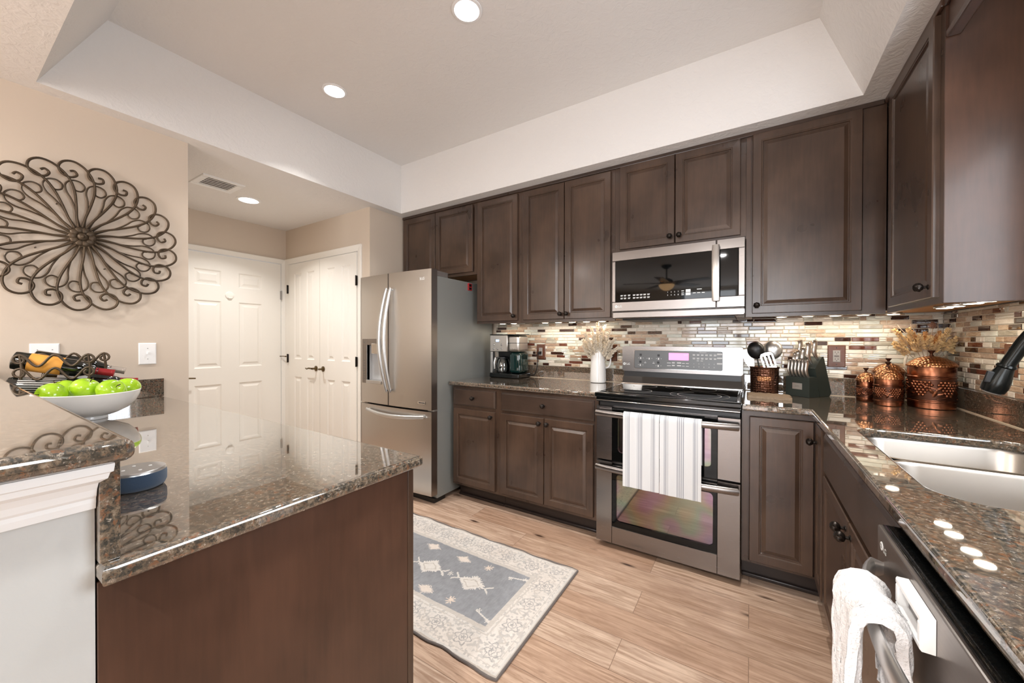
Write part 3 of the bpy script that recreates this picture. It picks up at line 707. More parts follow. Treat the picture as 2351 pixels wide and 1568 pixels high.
# sink base
t = thing('sink_base_cabinet', 'dark sink base cabinet with two doors between the corner and the dishwasher', 'cabinet', (.29, 1.55, 0))
b = B(); b.box(.299, WR-.002, 1.056, 2.044, .115, .70); b.obj('carcass', 'wood_side', t)
b = B()
for q in ((1.056, 2.0445, .86, C-.033), (1.056, 2.0445, .115, .15), (1.056, 1.075, .15, .86), (2.02, 2.0445, .15, .86), (1.075, 2.02, .685, .715)): b.box(.28, .299, q[0], q[1], q[2], q[3])
b.obj('face_frame', 'wood', t); B().box(.365, .38, 1.056, 2.044, 0, .114).obj('toe_kick', 'toe', t)
fs = FX(.28)
B().rings(fs, -2.028, -1.066, .705, .868, SLAB).obj('false_drawer_front', 'wood_h', t)
door_part(t, fs, -2.026, -1.552, .136, .692, (-1.588, .655)); door_part(t, fs, -1.546, -1.066, .136, .692, (-1.516, .655))
# peninsula base cabinet (finished end panel faces the kitchen aisle end)
t = thing('peninsula_cabinet', 'dark wood cabinet end under the peninsula counter', 'cabinet', (-1.8, .45, 0))
B().box(WL+.002, -.832, .143, .735, .0, C-.033).obj('carcass', 'wood_side', t)
B().box(-.831, -.817, .143, .742, .0, C-.033, .001).obj('end_panel', 'wood_side', t)
B().box(-.831, -.8165, .743, .764, .0, C-.033, .002).obj('corner_stile', 'wood', t)
for k in range(4):
    u0 = 2.86-.505*k; door_part(t, F((0, .745, 0), (-1, 0, 0), (0, 0, 1), (0, 1, 0)), u0-.49, u0, .13, .86, (u0-.46 if k % 2 else u0-.03, .80))

# ================================================================== COUNTERTOPS
TH = .032
def ledge(b, x0, x1, y0, y1): b.box(x0, x1, y0, y1, C+.0006, 1.033, .002)
t = thing('countertop', 'brown granite countertop between the refrigerator and the range', 'countertop', (-1.4, 2.6, C))
slab_mesh([(-2.012, 2.256), (-.803, 2.256), (-.803, WB-.001), (-2.012, WB-.001)], [], C-TH, C, .009).obj('slab', 'granite_f', t)
b = B(); ledge(b, -2.012, -.803, 2.890, WB-.0015); b.obj('backsplash_ledge', 'granite_f', t)
B().box(-2.012, -.803, 2.8865, 2.8899, C+.0002, C+.004).obj('caulk_line', 'caulk', t)
t = thing('countertop', 'brown granite corner countertop with the sink, right of the range', 'countertop', (.5, 1.6, C))
hole = rrect(.338, .752, 1.145, 1.902, .085, 10)
slab_mesh([(-.032, 2.256), (.243, 2.256), (.243, -.75), (WR-.001, -.75), (WR-.001, WB-.001), (-.032, WB-.001)], [hole[::-1]], C-TH, C, .009).obj('slab', 'granite', t)
b = B(); ledge(b, -.032, .8465, 2.890, WB-.0015); b.obj('backsplash_ledge', 'granite_f', t)
b = B(); ledge(b, .847, WR-.0015, -.75, WB-.0015); b.obj('backsplash_ledge', 'granite_f', t)
b = B(); b.box(-.032, .846, 2.8865, 2.8899, C+.0002, C+.004); b.box(.8435, .8469, -.75, 2.887, C+.0002, C+.004); b.obj('caulk_line', 'caulk', t)
t = thing('peninsula_countertop', 'brown granite countertop of the peninsula, holding the fruit bowl', 'countertop', (-1.8, .45, C))
slab_mesh([(WL+.001, .142), (-.785, .142), (-.785, .768), (WL+.001, .768)], [], C-TH, C, .010).obj('slab', 'granite', t)
b = B(); b.box(WL+.001, -.8005, .1425, .1645, C+.0006, 1.0785, .001); b.obj('upright_splash', 'granite', t)
b = B(); b.box(WL+.001, WL+.021, .166, .766, C+.0006, 1.033, .002); b.obj('backsplash_ledge', 'granite_f', t)
# knee wall, crown and raised bar
BZ = 1.112
b = B(); b.box(WL+.001, -.820, .022, .1412, 0, BZ-.033); struct(b.obj('wall_peninsula', 'knee'))
def crown(name, path):
    """moulding profile swept round the end of the knee wall"""
    P = [(0, -.068), (.006, -.068), (.008, -.058), (.008, -.052), (.011, -.048), (.014, -.038), (.020, -.028), (.028, -.022), (.030, -.014), (.033, -.012), (.034, -.003), (.034, 0)]
    b = B(); prev = None
    for off, dz in P:
        q = [b.bm.verts.new((x+nx*off, y+(ny*off if ny < 0 else max(0, off-.0195)), BZ-.0335+dz)) for x, y, nx, ny in path]
        if prev:
            for i in range(len(q)-1): b.bm.faces.new([prev[i], prev[i+1], q[i+1], q[i]])
        prev = q
    b.bm.normal_update(); return struct(b.obj(name, 'white_trim', None, False, True))
crown('trim_3', [(-.8195, .1412, 1, 0), (-.8195, .0215, 1, -1), (WL+.002, .0215, 0, -1)])
t = thing('bar_top', 'raised brown granite bar top at the left edge, above the pale knee wall', 'countertop', (-1.8, 0, BZ))
slab_mesh([(WL+.001, -.22), (-.800, -.22), (-.774, -.194), (-.774, .166), (-.782, .176), (WL+.001, .176)], [], BZ-.033, BZ, .0125).obj('slab', 'granite', t)
# ================================================================== TILE BACKSPLASH
def tile_wall(name, label, fr, u0, u1, v0, v1, seed, bev):
    rnd = random.Random(seed); b = B(); rh = .02405; g = .0028; v = v0; row = 0
    b.quad([fr(u0, v0, 0), fr(u1, v0, 0), fr(u1, v1, 0), fr(u0, v1, 0)], 7)
    wts = [28, 18, 21, 15, 20, 6, 10]; last = None
    while v < v1-.004:
        vt = min(v+rh, v1); u = u0-rnd.random()*.09
        while u < u1:
            L = rnd.choice([.028, .048, .060, .075, .088, .10, .10, .12, .135])
            a0, a1 = max(u, u0)+g/2, min(u+L, u1)-g/2; u += L
            if a1-a0 < .006: continue
            mi = rnd.choices(range(7), wts)[0]
            if mi in (4, 5) and last in (4, 5) and rnd.random() < .8: mi = rnd.choice([0, 1, 2, 6])
            last = mi
            strips = [(v+g/2, vt-g/2)]
            if rnd.random() < .10 and mi < 4: mid = (v+vt)/2; strips = [(v+g/2, mid-g/3), (mid+g/3, vt-g/2)]
            for p0, p1 in strips:
                d = .0045
                b.rings(fr, a0, a1, p0, p1, [(0, .0005), (.0004, d-.0012), (.0022, d)], mi)
        v = vt; row += 1
    o = b.obj(name, TILES+[M['grout']]); return tag(o, label, 'backsplash')
tile_wall('tile_backsplash', 'strip mosaic tile backsplash along the range wall', FY(WB-.0035), -2.012, WR-.006, 1.0335, 1.4065, 5, 0)
tile_wall('tile_backsplash', 'strip mosaic tile backsplash on the sink wall', FX(WR-.0035), -(WB-.009), -1.553, 1.0335, 1.4065, 11, 0)
# puck lights under the cabinets
def puck(x, y, z, label, n):
    t = thing('puck_light', label, 'puck light', (x, y, z), n)
    B().lathe([(0, 0), (.033, 0), (.034, -.004), (.032, -.011), (.026, -.012)], (x, y, z), 28).obj('housing', 'steel', t)
    B().lathe([(.026, -.0115), (.022, -.013), (0, -.0135)], (x, y, z), 24).obj('lens', 'led', t)
    area('puck_lamp', (x, y, z-.0145), (0, 0, -1), .05, 0, 0.15, (1, .86, .68), 'DISK', 165)
orders = ['first', 'second', 'third', 'fourth', 'fifth', 'sixth', 'seventh']
for k, x in enumerate((-1.86, -1.744, -1.437, -1.316, -1.196, -1.077, -.951)): puck(x, 2.79, 1.4072, orders[k]+' puck light from the refrigerator under the cabinets left of the microwave', 'puck lights left of the microwave')
for k, x in enumerate((.159, .284, .408, .526)): puck(x, 2.79, 1.4072, orders[k]+' puck light from the microwave under the wide single-door cabinet', 'puck lights right of the microwave')
puck(.646, 2.79, 1.4072, 'puck light in the inner corner under the sink wall cabinet', 'puck lights under the sink wall cabinet')
for k, y in enumerate((2.36, 2.257, 2.114, 2.015)): puck(.705, y, 1.4072, ['farthest', 'second farthest', 'second nearest', 'nearest'][k]+' of the four glowing puck lights along the sink wall cabinet', 'puck lights under the sink wall cabinet')
# ================================================================== REFRIGERATOR
t = thing('refrigerator', 'stainless french-door refrigerator beside the closet doors', 'refrigerator', (-2.44, 2.5, 0))
X0, X1, YB, YD = -2.866, -2.024, 2.140, 2.075
B().box(X0, -2.030, YB, 2.87, .035, 1.745, .004).obj('body', 'fr_side', t)
b = B(); b.box(X0+.01, -2.04, YB-.02, YB+.1, .002, .034); b.obj('base_grille', 'blk', t)
def fdoor(name, x0, x1, z0, z1, hole=None):
    """door with a softly bowed front; hole=(u0,u1,v0,v1) leaves room for the dispenser"""
    b = B(); xm = (X0+X1)/2; hw = (X1-X0)/2
    bow = lambda x: YD-.020*(1-((x-xm)/hw)**2)
    n = 14; xs = [x0+(x1-x0)*k/n for k in range(n+1)]; zs = [z0, z1]
    if hole: xs = sorted(set(xs) | {hole[0], hole[1]}); zs = [z0, hole[2], hole[3], z1]
    for i in range(len(xs)-1):
        for j in range(len(zs)-1):
            if hole and hole[0]-1e-6 <= xs[i] and xs[i+1] <= hole[1]+1e-6 and j == 1: continue
            b.quad([(xs[i], bow(xs[i]), zs[j]), (xs[i+1], bow(xs[i+1]), zs[j]), (xs[i+1], bow(xs[i+1]), zs[j+1]), (xs[i], bow(xs[i]), zs[j+1])], 0, True)
        b.quad([(xs[i], bow(xs[i]), z1), (xs[i+1], bow(xs[i+1]), z1), (xs[i+1], YB-.006, z1), (xs[i], YB-.006, z1)], 1)
        b.quad([(xs[i+1], bow(xs[i+1]), z0), (xs[i], bow(xs[i]), z0), (xs[i], YB-.006, z0), (xs[i+1], YB-.006, z0)], 1)
    for x, s_ in ((x0, -1), (x1, 1)):
        e = .004
        b.box(x-.0045 if s_ > 0 else x, x if s_ > 0 else x+.0045, bow(x)-.0012, YB-.006, z0, z1, 0, 1)
    bmesh.ops.remove_doubles(b.bm, verts=b.bm.verts, dist=1e-5)
    return b.obj(name, ['steel', 'steel_d'], t), bow
hz = (-2.829, -2.572, .885, 1.262)
ld, bow = fdoor('left_door', X0, -2.4895, .722, 1.792, hz)
rd, _ = fdoor('right_door', -2.4845, X1, .722, 1.792)
fz, _ = fdoor('freezer_drawer', X0, X1, .070, .708)
# ice and water dispenser let into the left door
dp = B(); y0 = bow(-2.7)-.003
dp.box(hz[0], -2.765, y0, y0+.03, hz[2], hz[3], .003); dp.box(-2.765, hz[1], y0, y0+.03, 1.21, hz[3], .003)
dp = dp.obj('dispenser', 'steel_d', ld)
b = B(); b.quad([(-2.765, y0+.055, .885), (hz[1], y0+.055, .885), (hz[1], y0+.055, 1.21), (-2.765, y0+.055, 1.21)]); b.quad([(-2.765, y0, .885), (-2.765, y0+.055, .885), (-2.765, y0+.055, 1.21), (-2.765, y0, 1.21)])
b.quad([(hz[1], y0+.055, .885), (hz[1], y0, .885), (hz[1], y0, 1.21), (hz[1], y0+.055, 1.21)]); b.quad([(-2.765, y0, 1.209), (-2.765, y0+.055, 1.209), (hz[1], y0+.055, 1.209), (hz[1], y0, 1.209)]); b.obj('dispenser_bay', 'bay_grey', ld)
B().box(-2.765, hz[1], y0-.012, y0+.055, .885, .915, .005).obj('drip_tray', 'alu', ld)
B().box(-2.70, -2.60, y0-.008, y0+.045, 1.135, 1.225, .006).obj('spout_block', 'chrome', ld)
b = B(); frd = FY(y0-.0004)
for k in range(8): bar(b, frd, -2.808, -2.788, .92+k*.022, .926+k*.022)
bar(b, frd, -2.806, -2.79, 1.226, 1.234); b.obj('button_print', 'panel_grey', ld)
def bowed_handle(name, par, x, z0, z1, side):
    pts = []; n = 24
    for k in range(n+1):
        s_ = k/n; a_ = math.sin(PI*s_); pts.append((x+side*(.014-.044*a_), bow(x)-.022-.036*a_, z0+(z1-z0)*s_))
    b = B(); b.tube([(pts[0][0], bow(x)+.004, pts[0][2]+.012)]+pts+[(pts[-1][0], bow(x)+.004, pts[-1][2]-.012)], [.012]+[.012+.006*math.sin(PI*k/n) for k in range(n+1)]+[.012], 12, flat=.85, up=(0, -1, .001))
    return b.obj(name, 'alu', par)
bowed_handle('handle', ld, -2.502, .835, 1.668, 1); 
def rh():
    x = -2.455; n = 24; pts = []
    for k in range(n+1):
        s_ = k/n; a_ = math.sin(PI*s_); pts.append((x+.014-.034*a_, bow(x)-.022-.036*a_, .838+.83*s_))
    b = B(); b.tube([(pts[0][0], bow(x)+.004, .85)]+pts+[(pts[-1][0], bow(x)+.004, 1.656)], [.012]+[.012+.006*math.sin(PI*k/n) for k in range(n+1)]+[.012], 12, flat=.85, up=(0, -1, .001)); b.obj('handle', 'alu', rd)
    b = B(); pts = []
    for k in range(n+1):
        s_ = k/n; a_ = math.sin(PI*s_); pts.append((-2.75+.66*s_, bow(-2.75+.66*s_)-.018-.030*a_, .668-.018*a_))
    b.tube([(-2.74, bow(-2.74)+.003, .668)]+pts+[(-2.10, bow(-2.1)+.003, .668)], [.012]+[.013+.005*math.sin(PI*k/n) for k in range(n+1)]+[.012], 12, flat=.8, up=(0, -1, .001)); b.obj('handle', 'alu', fz)
rh()
b = B()
for x in (X1-.07, X0+.07): b.box(x-.05, x+.05, YB-.045, YB+.14, 1.747, 1.790, .006)
b.obj('hinge_cover', 'alu', t)
b = B(); b.box(X1-.06, X1+.002, YD+.02, YB-.002, .7085, .7215, .002); b.obj('middle_hinge', 'alu', t)
logo(FY(bow(-2.12)-.0005), -2.145, 1.722, .027, rd)
b = B(); fq = FY(bow(-2.12)-.002); b.prism([(-2.163, .764), (-2.085, .764), (-2.085, .782), (-2.163, .782)], fq, -.002, .0008, 0); b.prism([(-2.150, .769), (-2.089, .769), (-2.089, .777), (-2.150, .777)], fq, .0008, .0012, 1); b.obj('name_badge', ['chrome', 'mark_d'], rd)
t = thing('fridge_magnet', 'small red magnet on the side of the refrigerator near the wall cabinet', 'magnet', (-2.029, 2.53, 1.70))
b = B(); b.box(-2.0297, -2.018, 2.505, 2.553, 1.675, 1.735, .003); b.obj('magnet_body', 'red', t)
b = B(); b.rings(FXp(-2.0178), 2.513, 2.545, 1.708, 1.728, [(0, 0), (.001, .001)]); b.rings(FXp(-2.0178), 2.513, 2.545, 1.682, 1.70, [(0, 0), (.001, .001)]); b.obj('magnet_face', 'blk', t)

# ================================================================== RANGE
t = thing('range', 'stainless double-oven electric range with a black glass top', 'range', (-.417, 2.5, 0))
RX0, RX1, RY = -.797, -.037, 2.232
b = B(); b.box(RX0+.006, RX1-.006, RY+.045, 2.855, .03, .905); b.obj('body', 'blk', t)
b = B()
for x in (RX0+.06, RX1-.06):
    for y in (RY+.1, 2.75): b.cyl((x, y, .0), (x, y, .031), .018, None, 12)
b.obj('levelling_feet', 'black_rubber', t)
b = B(); b.box(RX0-.004, RX1+.006, RY-.02, 2.80, .912, .940, .006); b.obj('cooktop_frame', 'blk_gloss', t)
B().box(RX0+.02, RX1-.02, RY+.035, 2.765, .9395, .9425, .001).obj('cooktop_glass', 'blk_glass', t)
def ringmark(cx, cy, r, a0=0, a1=360, wd=.0022):
    n = 48; b = B()
    for k in range(n):
        p0, p1 = R(a0+(a1-a0)*k/n), R(a0+(a1-a0)*(k+1)/n)
        b.quad([(cx+(r-wd)*math.cos(p0), cy+(r-wd)*math.sin(p0), .9427), (cx+(r+wd)*math.cos(p0), cy+(r+wd)*math.sin(p0), .9427), (cx+(r+wd)*math.cos(p1), cy+(r+wd)*math.sin(p1), .9427), (cx+(r-wd)*math.cos(p1), cy+(r-wd)*math.sin(p1), .9427)])
    b.obj('burner_ring', 'grey_plastic', t)
ringmark(-.245, 2.385, .152, 0, 360, .0012); ringmark(-.245, 2.385, .112, 110, 400, .0022); ringmark(-.600, 2.40, .092); ringmark(-.60, 2.64, .075, 0, 360, .0012); ringmark(-.25, 2.66, .075, 0, 360, .0012); ringmark(-.42, 2.68, .055, 0, 360, .0012)
b = B(); b.box(RX0+.008, RX0+.018, RY+.03, 2.77, .9405, .9435, .001); b.box(RX1-.018, RX1-.008, RY+.03, 2.77, .9405, .9435, .001); b.box(RX0, RX1, 2.766, 2.776, .9405, .9475, .002); b.obj('cooktop_trim', 'chrome', t)
b = B(); b.box(RX0, RX1, RY-.004, RY+.05, .884, .911, .004); b.obj('front_fascia', 'blk_gloss', t)
B().box(RX0+.004, RX1-.004, RY-.008, RY-.003, .890, .8945, .001).obj('fascia_line', 'chrome', t)
def oven_door(name, z0, z1, gz, steps):
    """steel stiles and rails around a black glass centre with a see-through window"""
    d = B(); fr = FY(RY+.04); G0, G1 = -.697, -.143
    d.rings(fr, RX0, G0, z0, z1, [(0, 0), (0, .034), (.003, .040)]); d.rings(fr, G1, RX1, z0, z1, [(0, 0), (0, .034), (.003, .040)])
    if gz[0] > z0+.02: d.rings(fr, G0-.003, G1+.003, z0, gz[0], [(0, 0), (0, .034), (.003, .040)])
    d.box(RX0+.004, RX1-.004, RY+.0405, RY+.0425, z0+.002, z0+.018); d.box(RX0+.004, RX1-.004, RY+.0405, RY+.0425, z1-.018, z1-.002)
    o = d.obj(name, 'steel_r', t)
    w0, w1, h0, h1 = steps; g = B()
    for q in ((G0, G1, gz[0], h0), (G0, G1, h1, gz[1]), (G0, w0, h0, h1), (w1, G1, h0, h1)): g.rings(fr, *q, [(0, .010), (0, .037)])
    # rounded window corners
    r = .022
    for cx, cy, sx, sy in ((w0, h0, 1, 1), (w1, h0, -1, 1), (w1, h1, -1, -1), (w0, h1, 1, -1)):
        P = [(cx, cy)]+[(cx+sx*(r-r*math.sin(R(10*k))), cy+sy*(r-r*math.cos(R(10*k)))) for k in range(10)]
        g.prism(P if sx*sy > 0 else P[::-1], fr, .030, .0365)
    g.obj('door_glass', 'blk_glass', o)
    B().quad([fr(w0, h0, .030), fr(w1, h0, .030), fr(w1, h1, .030), fr(w0, h1, .030)]).obj('window_glass', 'oven_glass', o)
    # cavity with racks
    c = B(); ff = FY(RY+.041); a0, a1, b0, b1 = w0-.02, w1+.02, h0-.03, h1+.03
    c.rings(ff, a0, a1, b0, b1, [(0, -.004), (0, -.012), (.0, -.40)]); c.bm.normal_update()
    for f in c.bm.faces: f.normal_flip()
    c.obj('oven_cavity', 'oven_in', o)
    return o, fr
ud, fr = oven_door('upper_oven_door', .531, .858, (.531, .852), (-.664, -.172, .585, .80))
lowd, fr = oven_door('lower_oven_door', .034, .524, (.138, .500), (-.674, -.162, .172, .452))
b = B()
for z in (.225, .30, .375): 
    for k in range(5): b.cyl((-.68, RY+.10+.065*k, z), (-.155, RY+.10+.065*k, z), .0028, None, 6)
b.obj('oven_racks', 'bay_grey', lowd)
b = B(); b.cyl((-.68, RY+.07, .70), (-.155, RY+.07, .70), .003, None, 6); b.cyl((-.68, RY+.2, .70), (-.155, RY+.2, .70), .003, None, 6); b.obj('oven_rack', 'chrome', ud)
b = B(); b.box(-.30, -.19, RY+.12, RY+.3, .705, .76, .01); b.obj('pan_inside', 'red', ud)
def oven_handle(par, z):
    n = 20; b = B(); pts = []
    for k in range(n+1):
        s_ = k/n; pts.append((-.785+.735*s_, RY-.030-.026*math.sin(PI*s_), z))
    b.tube([(-.780, RY+.002, z)]+pts+[(-.055, RY+.002, z)], [.015]+[.0185]*(n+1)+[.015], 12, flat=.55, up=(0, -1, 0)); return b.obj('handle', 'steel_r', par)
oven_handle(ud, .818); oven_handle(lowd, .492)
# back panel
b = B(); b.prism([(.946, 2.778), (.992, 2.800), (.992, 2.85), (.946, 2.85)], F((0, 0, 0), (0, 0, 1), (0, 1, 0), (1, 0, 0)), RX0+.004, RX1-.004); b.bm.normal_update(); b.obj('back_riser', 'riser', t, False, True)
B().box(RX0+.01, RX1-.01, 2.80, 2.852, .990, 1.034).obj('back_gap', 'blk', t)
bp = B(); bp.prism(rrect(RX0, RX1, 1.030, 1.210, .014), FY(2.79), -.06, 0); bp = bp.obj('backguard', 'steel_r', t)
b = B(); b.prism(rrect(-.712, -.146, 1.052, 1.186, .012), FY(2.79), 0, .0025); b.obj('control_panel_rim', 'chrome', bp)
b = B(); b.prism(rrect(-.709, -.149, 1.055, 1.183, .010), FY(2.79), .0, .004); cp = b.obj('control_panel', 'panel_grey', bp)
fp = FY(2.786); b = B(); b.prism(rrect(-.476, -.350, 1.118, 1.167, .003), fp, 0, .0008); b.obj('display', 'pink_lcd', bp)
b = B(); text(b, '12:47', fp, -.368, 1.150, .013, .0010, 0)
rn = random.Random(4)
for cx, cz in ((-.665, 1.150), (-.606, 1.148), (-.543, 1.148), (-.667, 1.100), (-.545, 1.098)):
    bar(b, fp, cx-.016, cx-.012, cz-.024, cz-.021); bar(b, fp, cx+.016, cx+.02, cz-.024, cz-.021); bar(b, fp, cx-.004, cx+.004, cz-.030, cz-.018)
for cx, cz in ((-.633, 1.092), (-.576, 1.090)): bar(b, fp, cx-.007, cx+.007, cz, cz+.003); bar(b, fp, cx-.004, cx+.004, cz+.008, cz+.010)
for k, cx in enumerate((-.474, -.446, -.410, -.383, -.358)):
    for cz in (1.096, 1.077):
        ww = .009 if k in (1, 3, 4) else .013
        bar(b, fp, cx-ww, cx+ww, cz, cz+.0035)
        if k in (1, 2): bar(b, fp, cx-ww, cx+ww, cz+.005, cz+.008)
for k in range(6):
    cx = -.318+k*.025
    for cz in (1.158, 1.134): bar(b, fp, cx-.008, cx+.008, cz, cz+.0032); bar(b, fp, cx-.007, cx+.007, cz-.006, cz-.003)
for cx in (-.294, -.271): bar(b, fp, cx-.007, cx+.007, 1.116, 1.119)
bar(b, fp, -.285, -.243, 1.172, 1.174)
for cz in (1.160, 1.134, 1.098): bar(b, fp, -.182, -.152, cz, cz+.0035); bar(b, fp, -.182, -.152, cz+.005, cz+.0085)
for k, ch in enumerate('1234567890'): text(b, ch, fp, -.318+.030*(k % 5), 1.094-.021*(k//5), .011, .0006)
b.obj('panel_print', 'mark', cp)
b = B()
for cx, cz in ((-.665, 1.150), (-.543, 1.148), (-.667, 1.100), (-.545, 1.098)): bar(b, fp, cx-.008, cx+.008, cz-.008, cz+.008)
b.obj('burner_icons', 'mark_d', cp)
logo(FY(2.79), -.782, 1.082, .020, bp)
# ================================================================== MICROWAVE
t = thing('microwave', 'stainless over-the-range microwave under the two-door wall cabinet', 'microwave', (-.4, 2.6, 1.4))
MX0, MX1, MY = -.777, -.025, 2.472
B().box(MX0+.004, MX1-.004, MY+.035, WB-.012, 1.40, 1.836).obj('body', 'steel_r', t)
B().box(MX0, MX1, MY+.004, MY+.06, 1.397, 1.441, .006).obj('bottom_vent_strip', 'steel_r', t)
fr = FY(MY+.03)
d = B(); G = (-.752, -.172, 1.506, 1.773)
for q in ((MX0, -.168, 1.774, 1.836), (MX0, -.168, 1.444, 1.505), (MX0, -.753, 1.505, 1.774)): d.rings(fr, *q, [(0, 0), (0, .027), (.003, .03)])
md = d.obj('door', 'steel_r', t)
g = B(); g.rings(fr, -.7565, -.168, 1.502, 1.7765, [(0, 0), (0, .0285), (.002, .0295)]); g.obj('door_window', 'blk_glass', md)
b = B(); b.tube([(-.168, MY-.001, 1.792), (-.168, MY-.03, 1.80), (-.168, MY-.042, 1.72), (-.168, MY-.046, 1.643), (-.168, MY-.042, 1.56), (-.168, MY-.03, 1.484), (-.168, MY-.001, 1.492)], [.017, .019, .020, .020, .020, .019, .017], 12, flat=.30, up=(0, -1, 0)); b.obj('handle', 'steel', md)
d = B(); 
for q in ((-.165, MX1, 1.776, 1.836), (-.165, MX1, 1.444, 1.508), (-.058, MX1, 1.508, 1.776)): d.rings(fr, *q, [(0, 0), (0, .027), (.003, .03)])
d = d.obj('side_panel', 'steel_r', t)
g = B(); g.rings(fr, -.165, -.057, 1.507, 1.777, [(0, 0), (0, .0285), (.002, .0295)]); g.obj('panel_glass', 'blk_glass', d)
fm = FY(MY-.0004); b = B(); rn = random.Random(9)
for cx in (-.712, -.690, -.664, -.632, -.610, -.588, -.566, -.543):
    for cz in (1.528, 1.546): bar(b, fm, cx-.008, cx+.008, cz, cz+.003); bar(b, fm, cx-.008, cx+.006, cz-.005, cz-.0025)
for k in range(4):
    for j in range(2): text(b, '1234567890'[k*2+j], fm, -.43+.020*k, 1.547-.018*j, .011, .0006)
for cz in (1.528, 1.538, 1.551): bar(b, fm, -.352, -.338, cz, cz+.004)
bar(b, fm, -.328, -.302, 1.526, 1.542); bar(b, fm, -.328, -.302, 1.545, 1.561)
for cx in (-.282, -.258, -.234): bar(b, fm, cx-.008, cx+.008, 1.535, 1.539)
bar(b, fm, -.268, -.242, 1.556, 1.560); b.obj('key_print', 'mark', md)
logo(FY(MY), -.748, 1.476, .018, md)
b = B(); b.box(MX0+.05, MX1-.05, MY+.07, WB-.05, 1.388, 1.3995, .003); b.obj('under_filter', 'blk', t)
# ================================================================== DISHWASHER
t = thing('dishwasher', 'dark stainless dishwasher under the sink counter, at the lower right', 'dishwasher', (.25, .75, 0))
DY0, DY1, DX = .447, 1.050, .222
B().box(.285, .84, DY0, DY1, .10, .880).obj('tub', 'blk', t)
B().box(.30, .33, DY0, DY1, .0, .10).obj('toe_panel', 'blk', t)
dd = B().box(DX, .284, DY0, DY1, .115, .884, .003).obj('door', 'steel_d', t)
B().box(DX+.006, .2835, DY0+.004, DY1-.004, .8842, .8862, .0008).obj('control_strip', 'blk_glass', dd)
n = 22; b = B(); pts = []
for k in range(n+1):
    s_ = k/n; pts.append((DX-.018-.040*math.sin(PI*s_)**.7, DY1-.045-(DY1-DY0-.09)*s_, .812))
b.tube([(DX+.002, DY1-.04, .812)]+pts+[(DX+.002, DY0+.04, .812)], [.012]+[.020]*(n+1)+[.012], 12, flat=.38, up=(-1, 0, 0)); b.obj('handle', 'alu', dd)
logo(FX(DX), -(DY1-.03), .852, .016, dd)
t = thing('dishwasher_sign', 'white framed magnetic sign on the dishwasher front', 'sign', (DX-.01, .83, .82))
b = B(); fs_ = FX(DX-.0005)
for q in ((-.868, -.760, .858, .868), (-.868, -.760, .818, .828), (-.868, -.856, .828, .858), (-.772, -.760, .828, .858)): b.rings(fs_, *q, [(0, 0), (0, .014), (.002, .016)])
b.obj('frame', 'plastic_white', t)
B().rings(fs_, -.856, -.772, .828, .858, [(0, 0), (0, .003)]).obj('sign_face', 'steel_r', t)
# ================================================================== SINK AND FAUCET
t = thing('sink', 'double-bowl undermount stainless sink set into the corner countertop', 'sink', (.545, 1.52, .70))
def bowl(y0, y1, z0, zt, name):
    b = B(); prev = None; loops = []
    for ins, z, r in ((-.010, zt, .085), (.0, zt, .085), (.004, zt-.01, .085), (.012, z0+.05, .08), (.030, z0+.012, .07), (.06, z0, .05)):
        loops.append([b.bm.verts.new((x, y, z)) for x, y in rrect(.332+ins, .758-ins, y0+ins, y1-ins, r, 8)])
    for a_, c_ in zip(loops, loops[1:]):
        for k in range(len(a_)):
            f = b.bm.faces.new([a_[k], a_[(k+1) % len(a_)], c_[(k+1) % len(a_)], c_[k]]); f.smooth = True
    b.bm.faces.new(loops[-1]); cx, cy = .545, (y0+y1)/2
    b.lathe([(.045, z0+.0008), (.040, z0+.003), (.030, z0+.0015), (0, z0+.001)], (cx, cy, 0), 24, 0)
    return b.obj(name, 'steel_s', t)
bowl(1.600, 1.912, .70, C-TH-.0005, 'far_bowl'); bowl(1.135, 1.572, .68, C-TH-.0005, 'near_bowl')
b = B(); b.box(.350, .742, 1.586-.012, 1.586+.012, .80, .876, .008); b.obj('divider', 'steel_s', t)
t = thing('faucet', 'dark bronze pull-down faucet at the right edge of the photo', 'faucet', (.79, 1.595, C))
B().lathe([(0, 0), (.030, 0), (.030, .012), (.022, .03), (.019, .075), (.016, .085), (0, .085)], (.79, 1.595, C), 28).obj('base', 'faucet', t)
P = [(.79, 1.595, 1.0), (.79, 1.595, 1.15), (.789, 1.597, 1.25), (.778, 1.607, 1.315), (.755, 1.627, 1.345), (.722, 1.655, 1.342), (.694, 1.679, 1.312), (.668, 1.697, 1.262), (.650, 1.708, 1.215), (.638, 1.714, 1.183)]
def smooth_path(P, n=4):
    P = [Vector(p) for p in P]; out = []
    for i in range(len(P)-1):
        p0, p1, p2, p3 = P[max(i-1, 0)], P[i], P[i+1], P[min(i+2, len(P)-1)]
        for k in range(n):
            s_ = k/n; out.append(.5*((2*p1)+(p2-p0)*s_+(2*p0-5*p1+4*p2-p3)*s_*s_+(3*p1-p0-3*p2+p3)*s_**3))
    out.append(P[-1]); return out
B().tube(smooth_path(P), .0165, 16).obj('spout', 'faucet', t)
b = B(); ax = Vector((.615-.638, 1.730-1.714, 1.105-1.183)); L = ax.length
b.lathe([(0, -.004), (.019, -.004), (.021, .002), (.018, .006), (.020, .016), (.026, .045), (.028, L*.75), (.025, L-.002), (.020, L), (0, L)], (.638, 1.714, 1.183), 24, axis=ax); hd = b.obj('spray_head', 'faucet', t)
b = B(); b.lathe([(.021, L+.0005), (.019, L+.003), (0, L+.003)], (.638, 1.714, 1.183), 20, axis=ax); b.obj('spray_face', 'grey_plastic', hd)
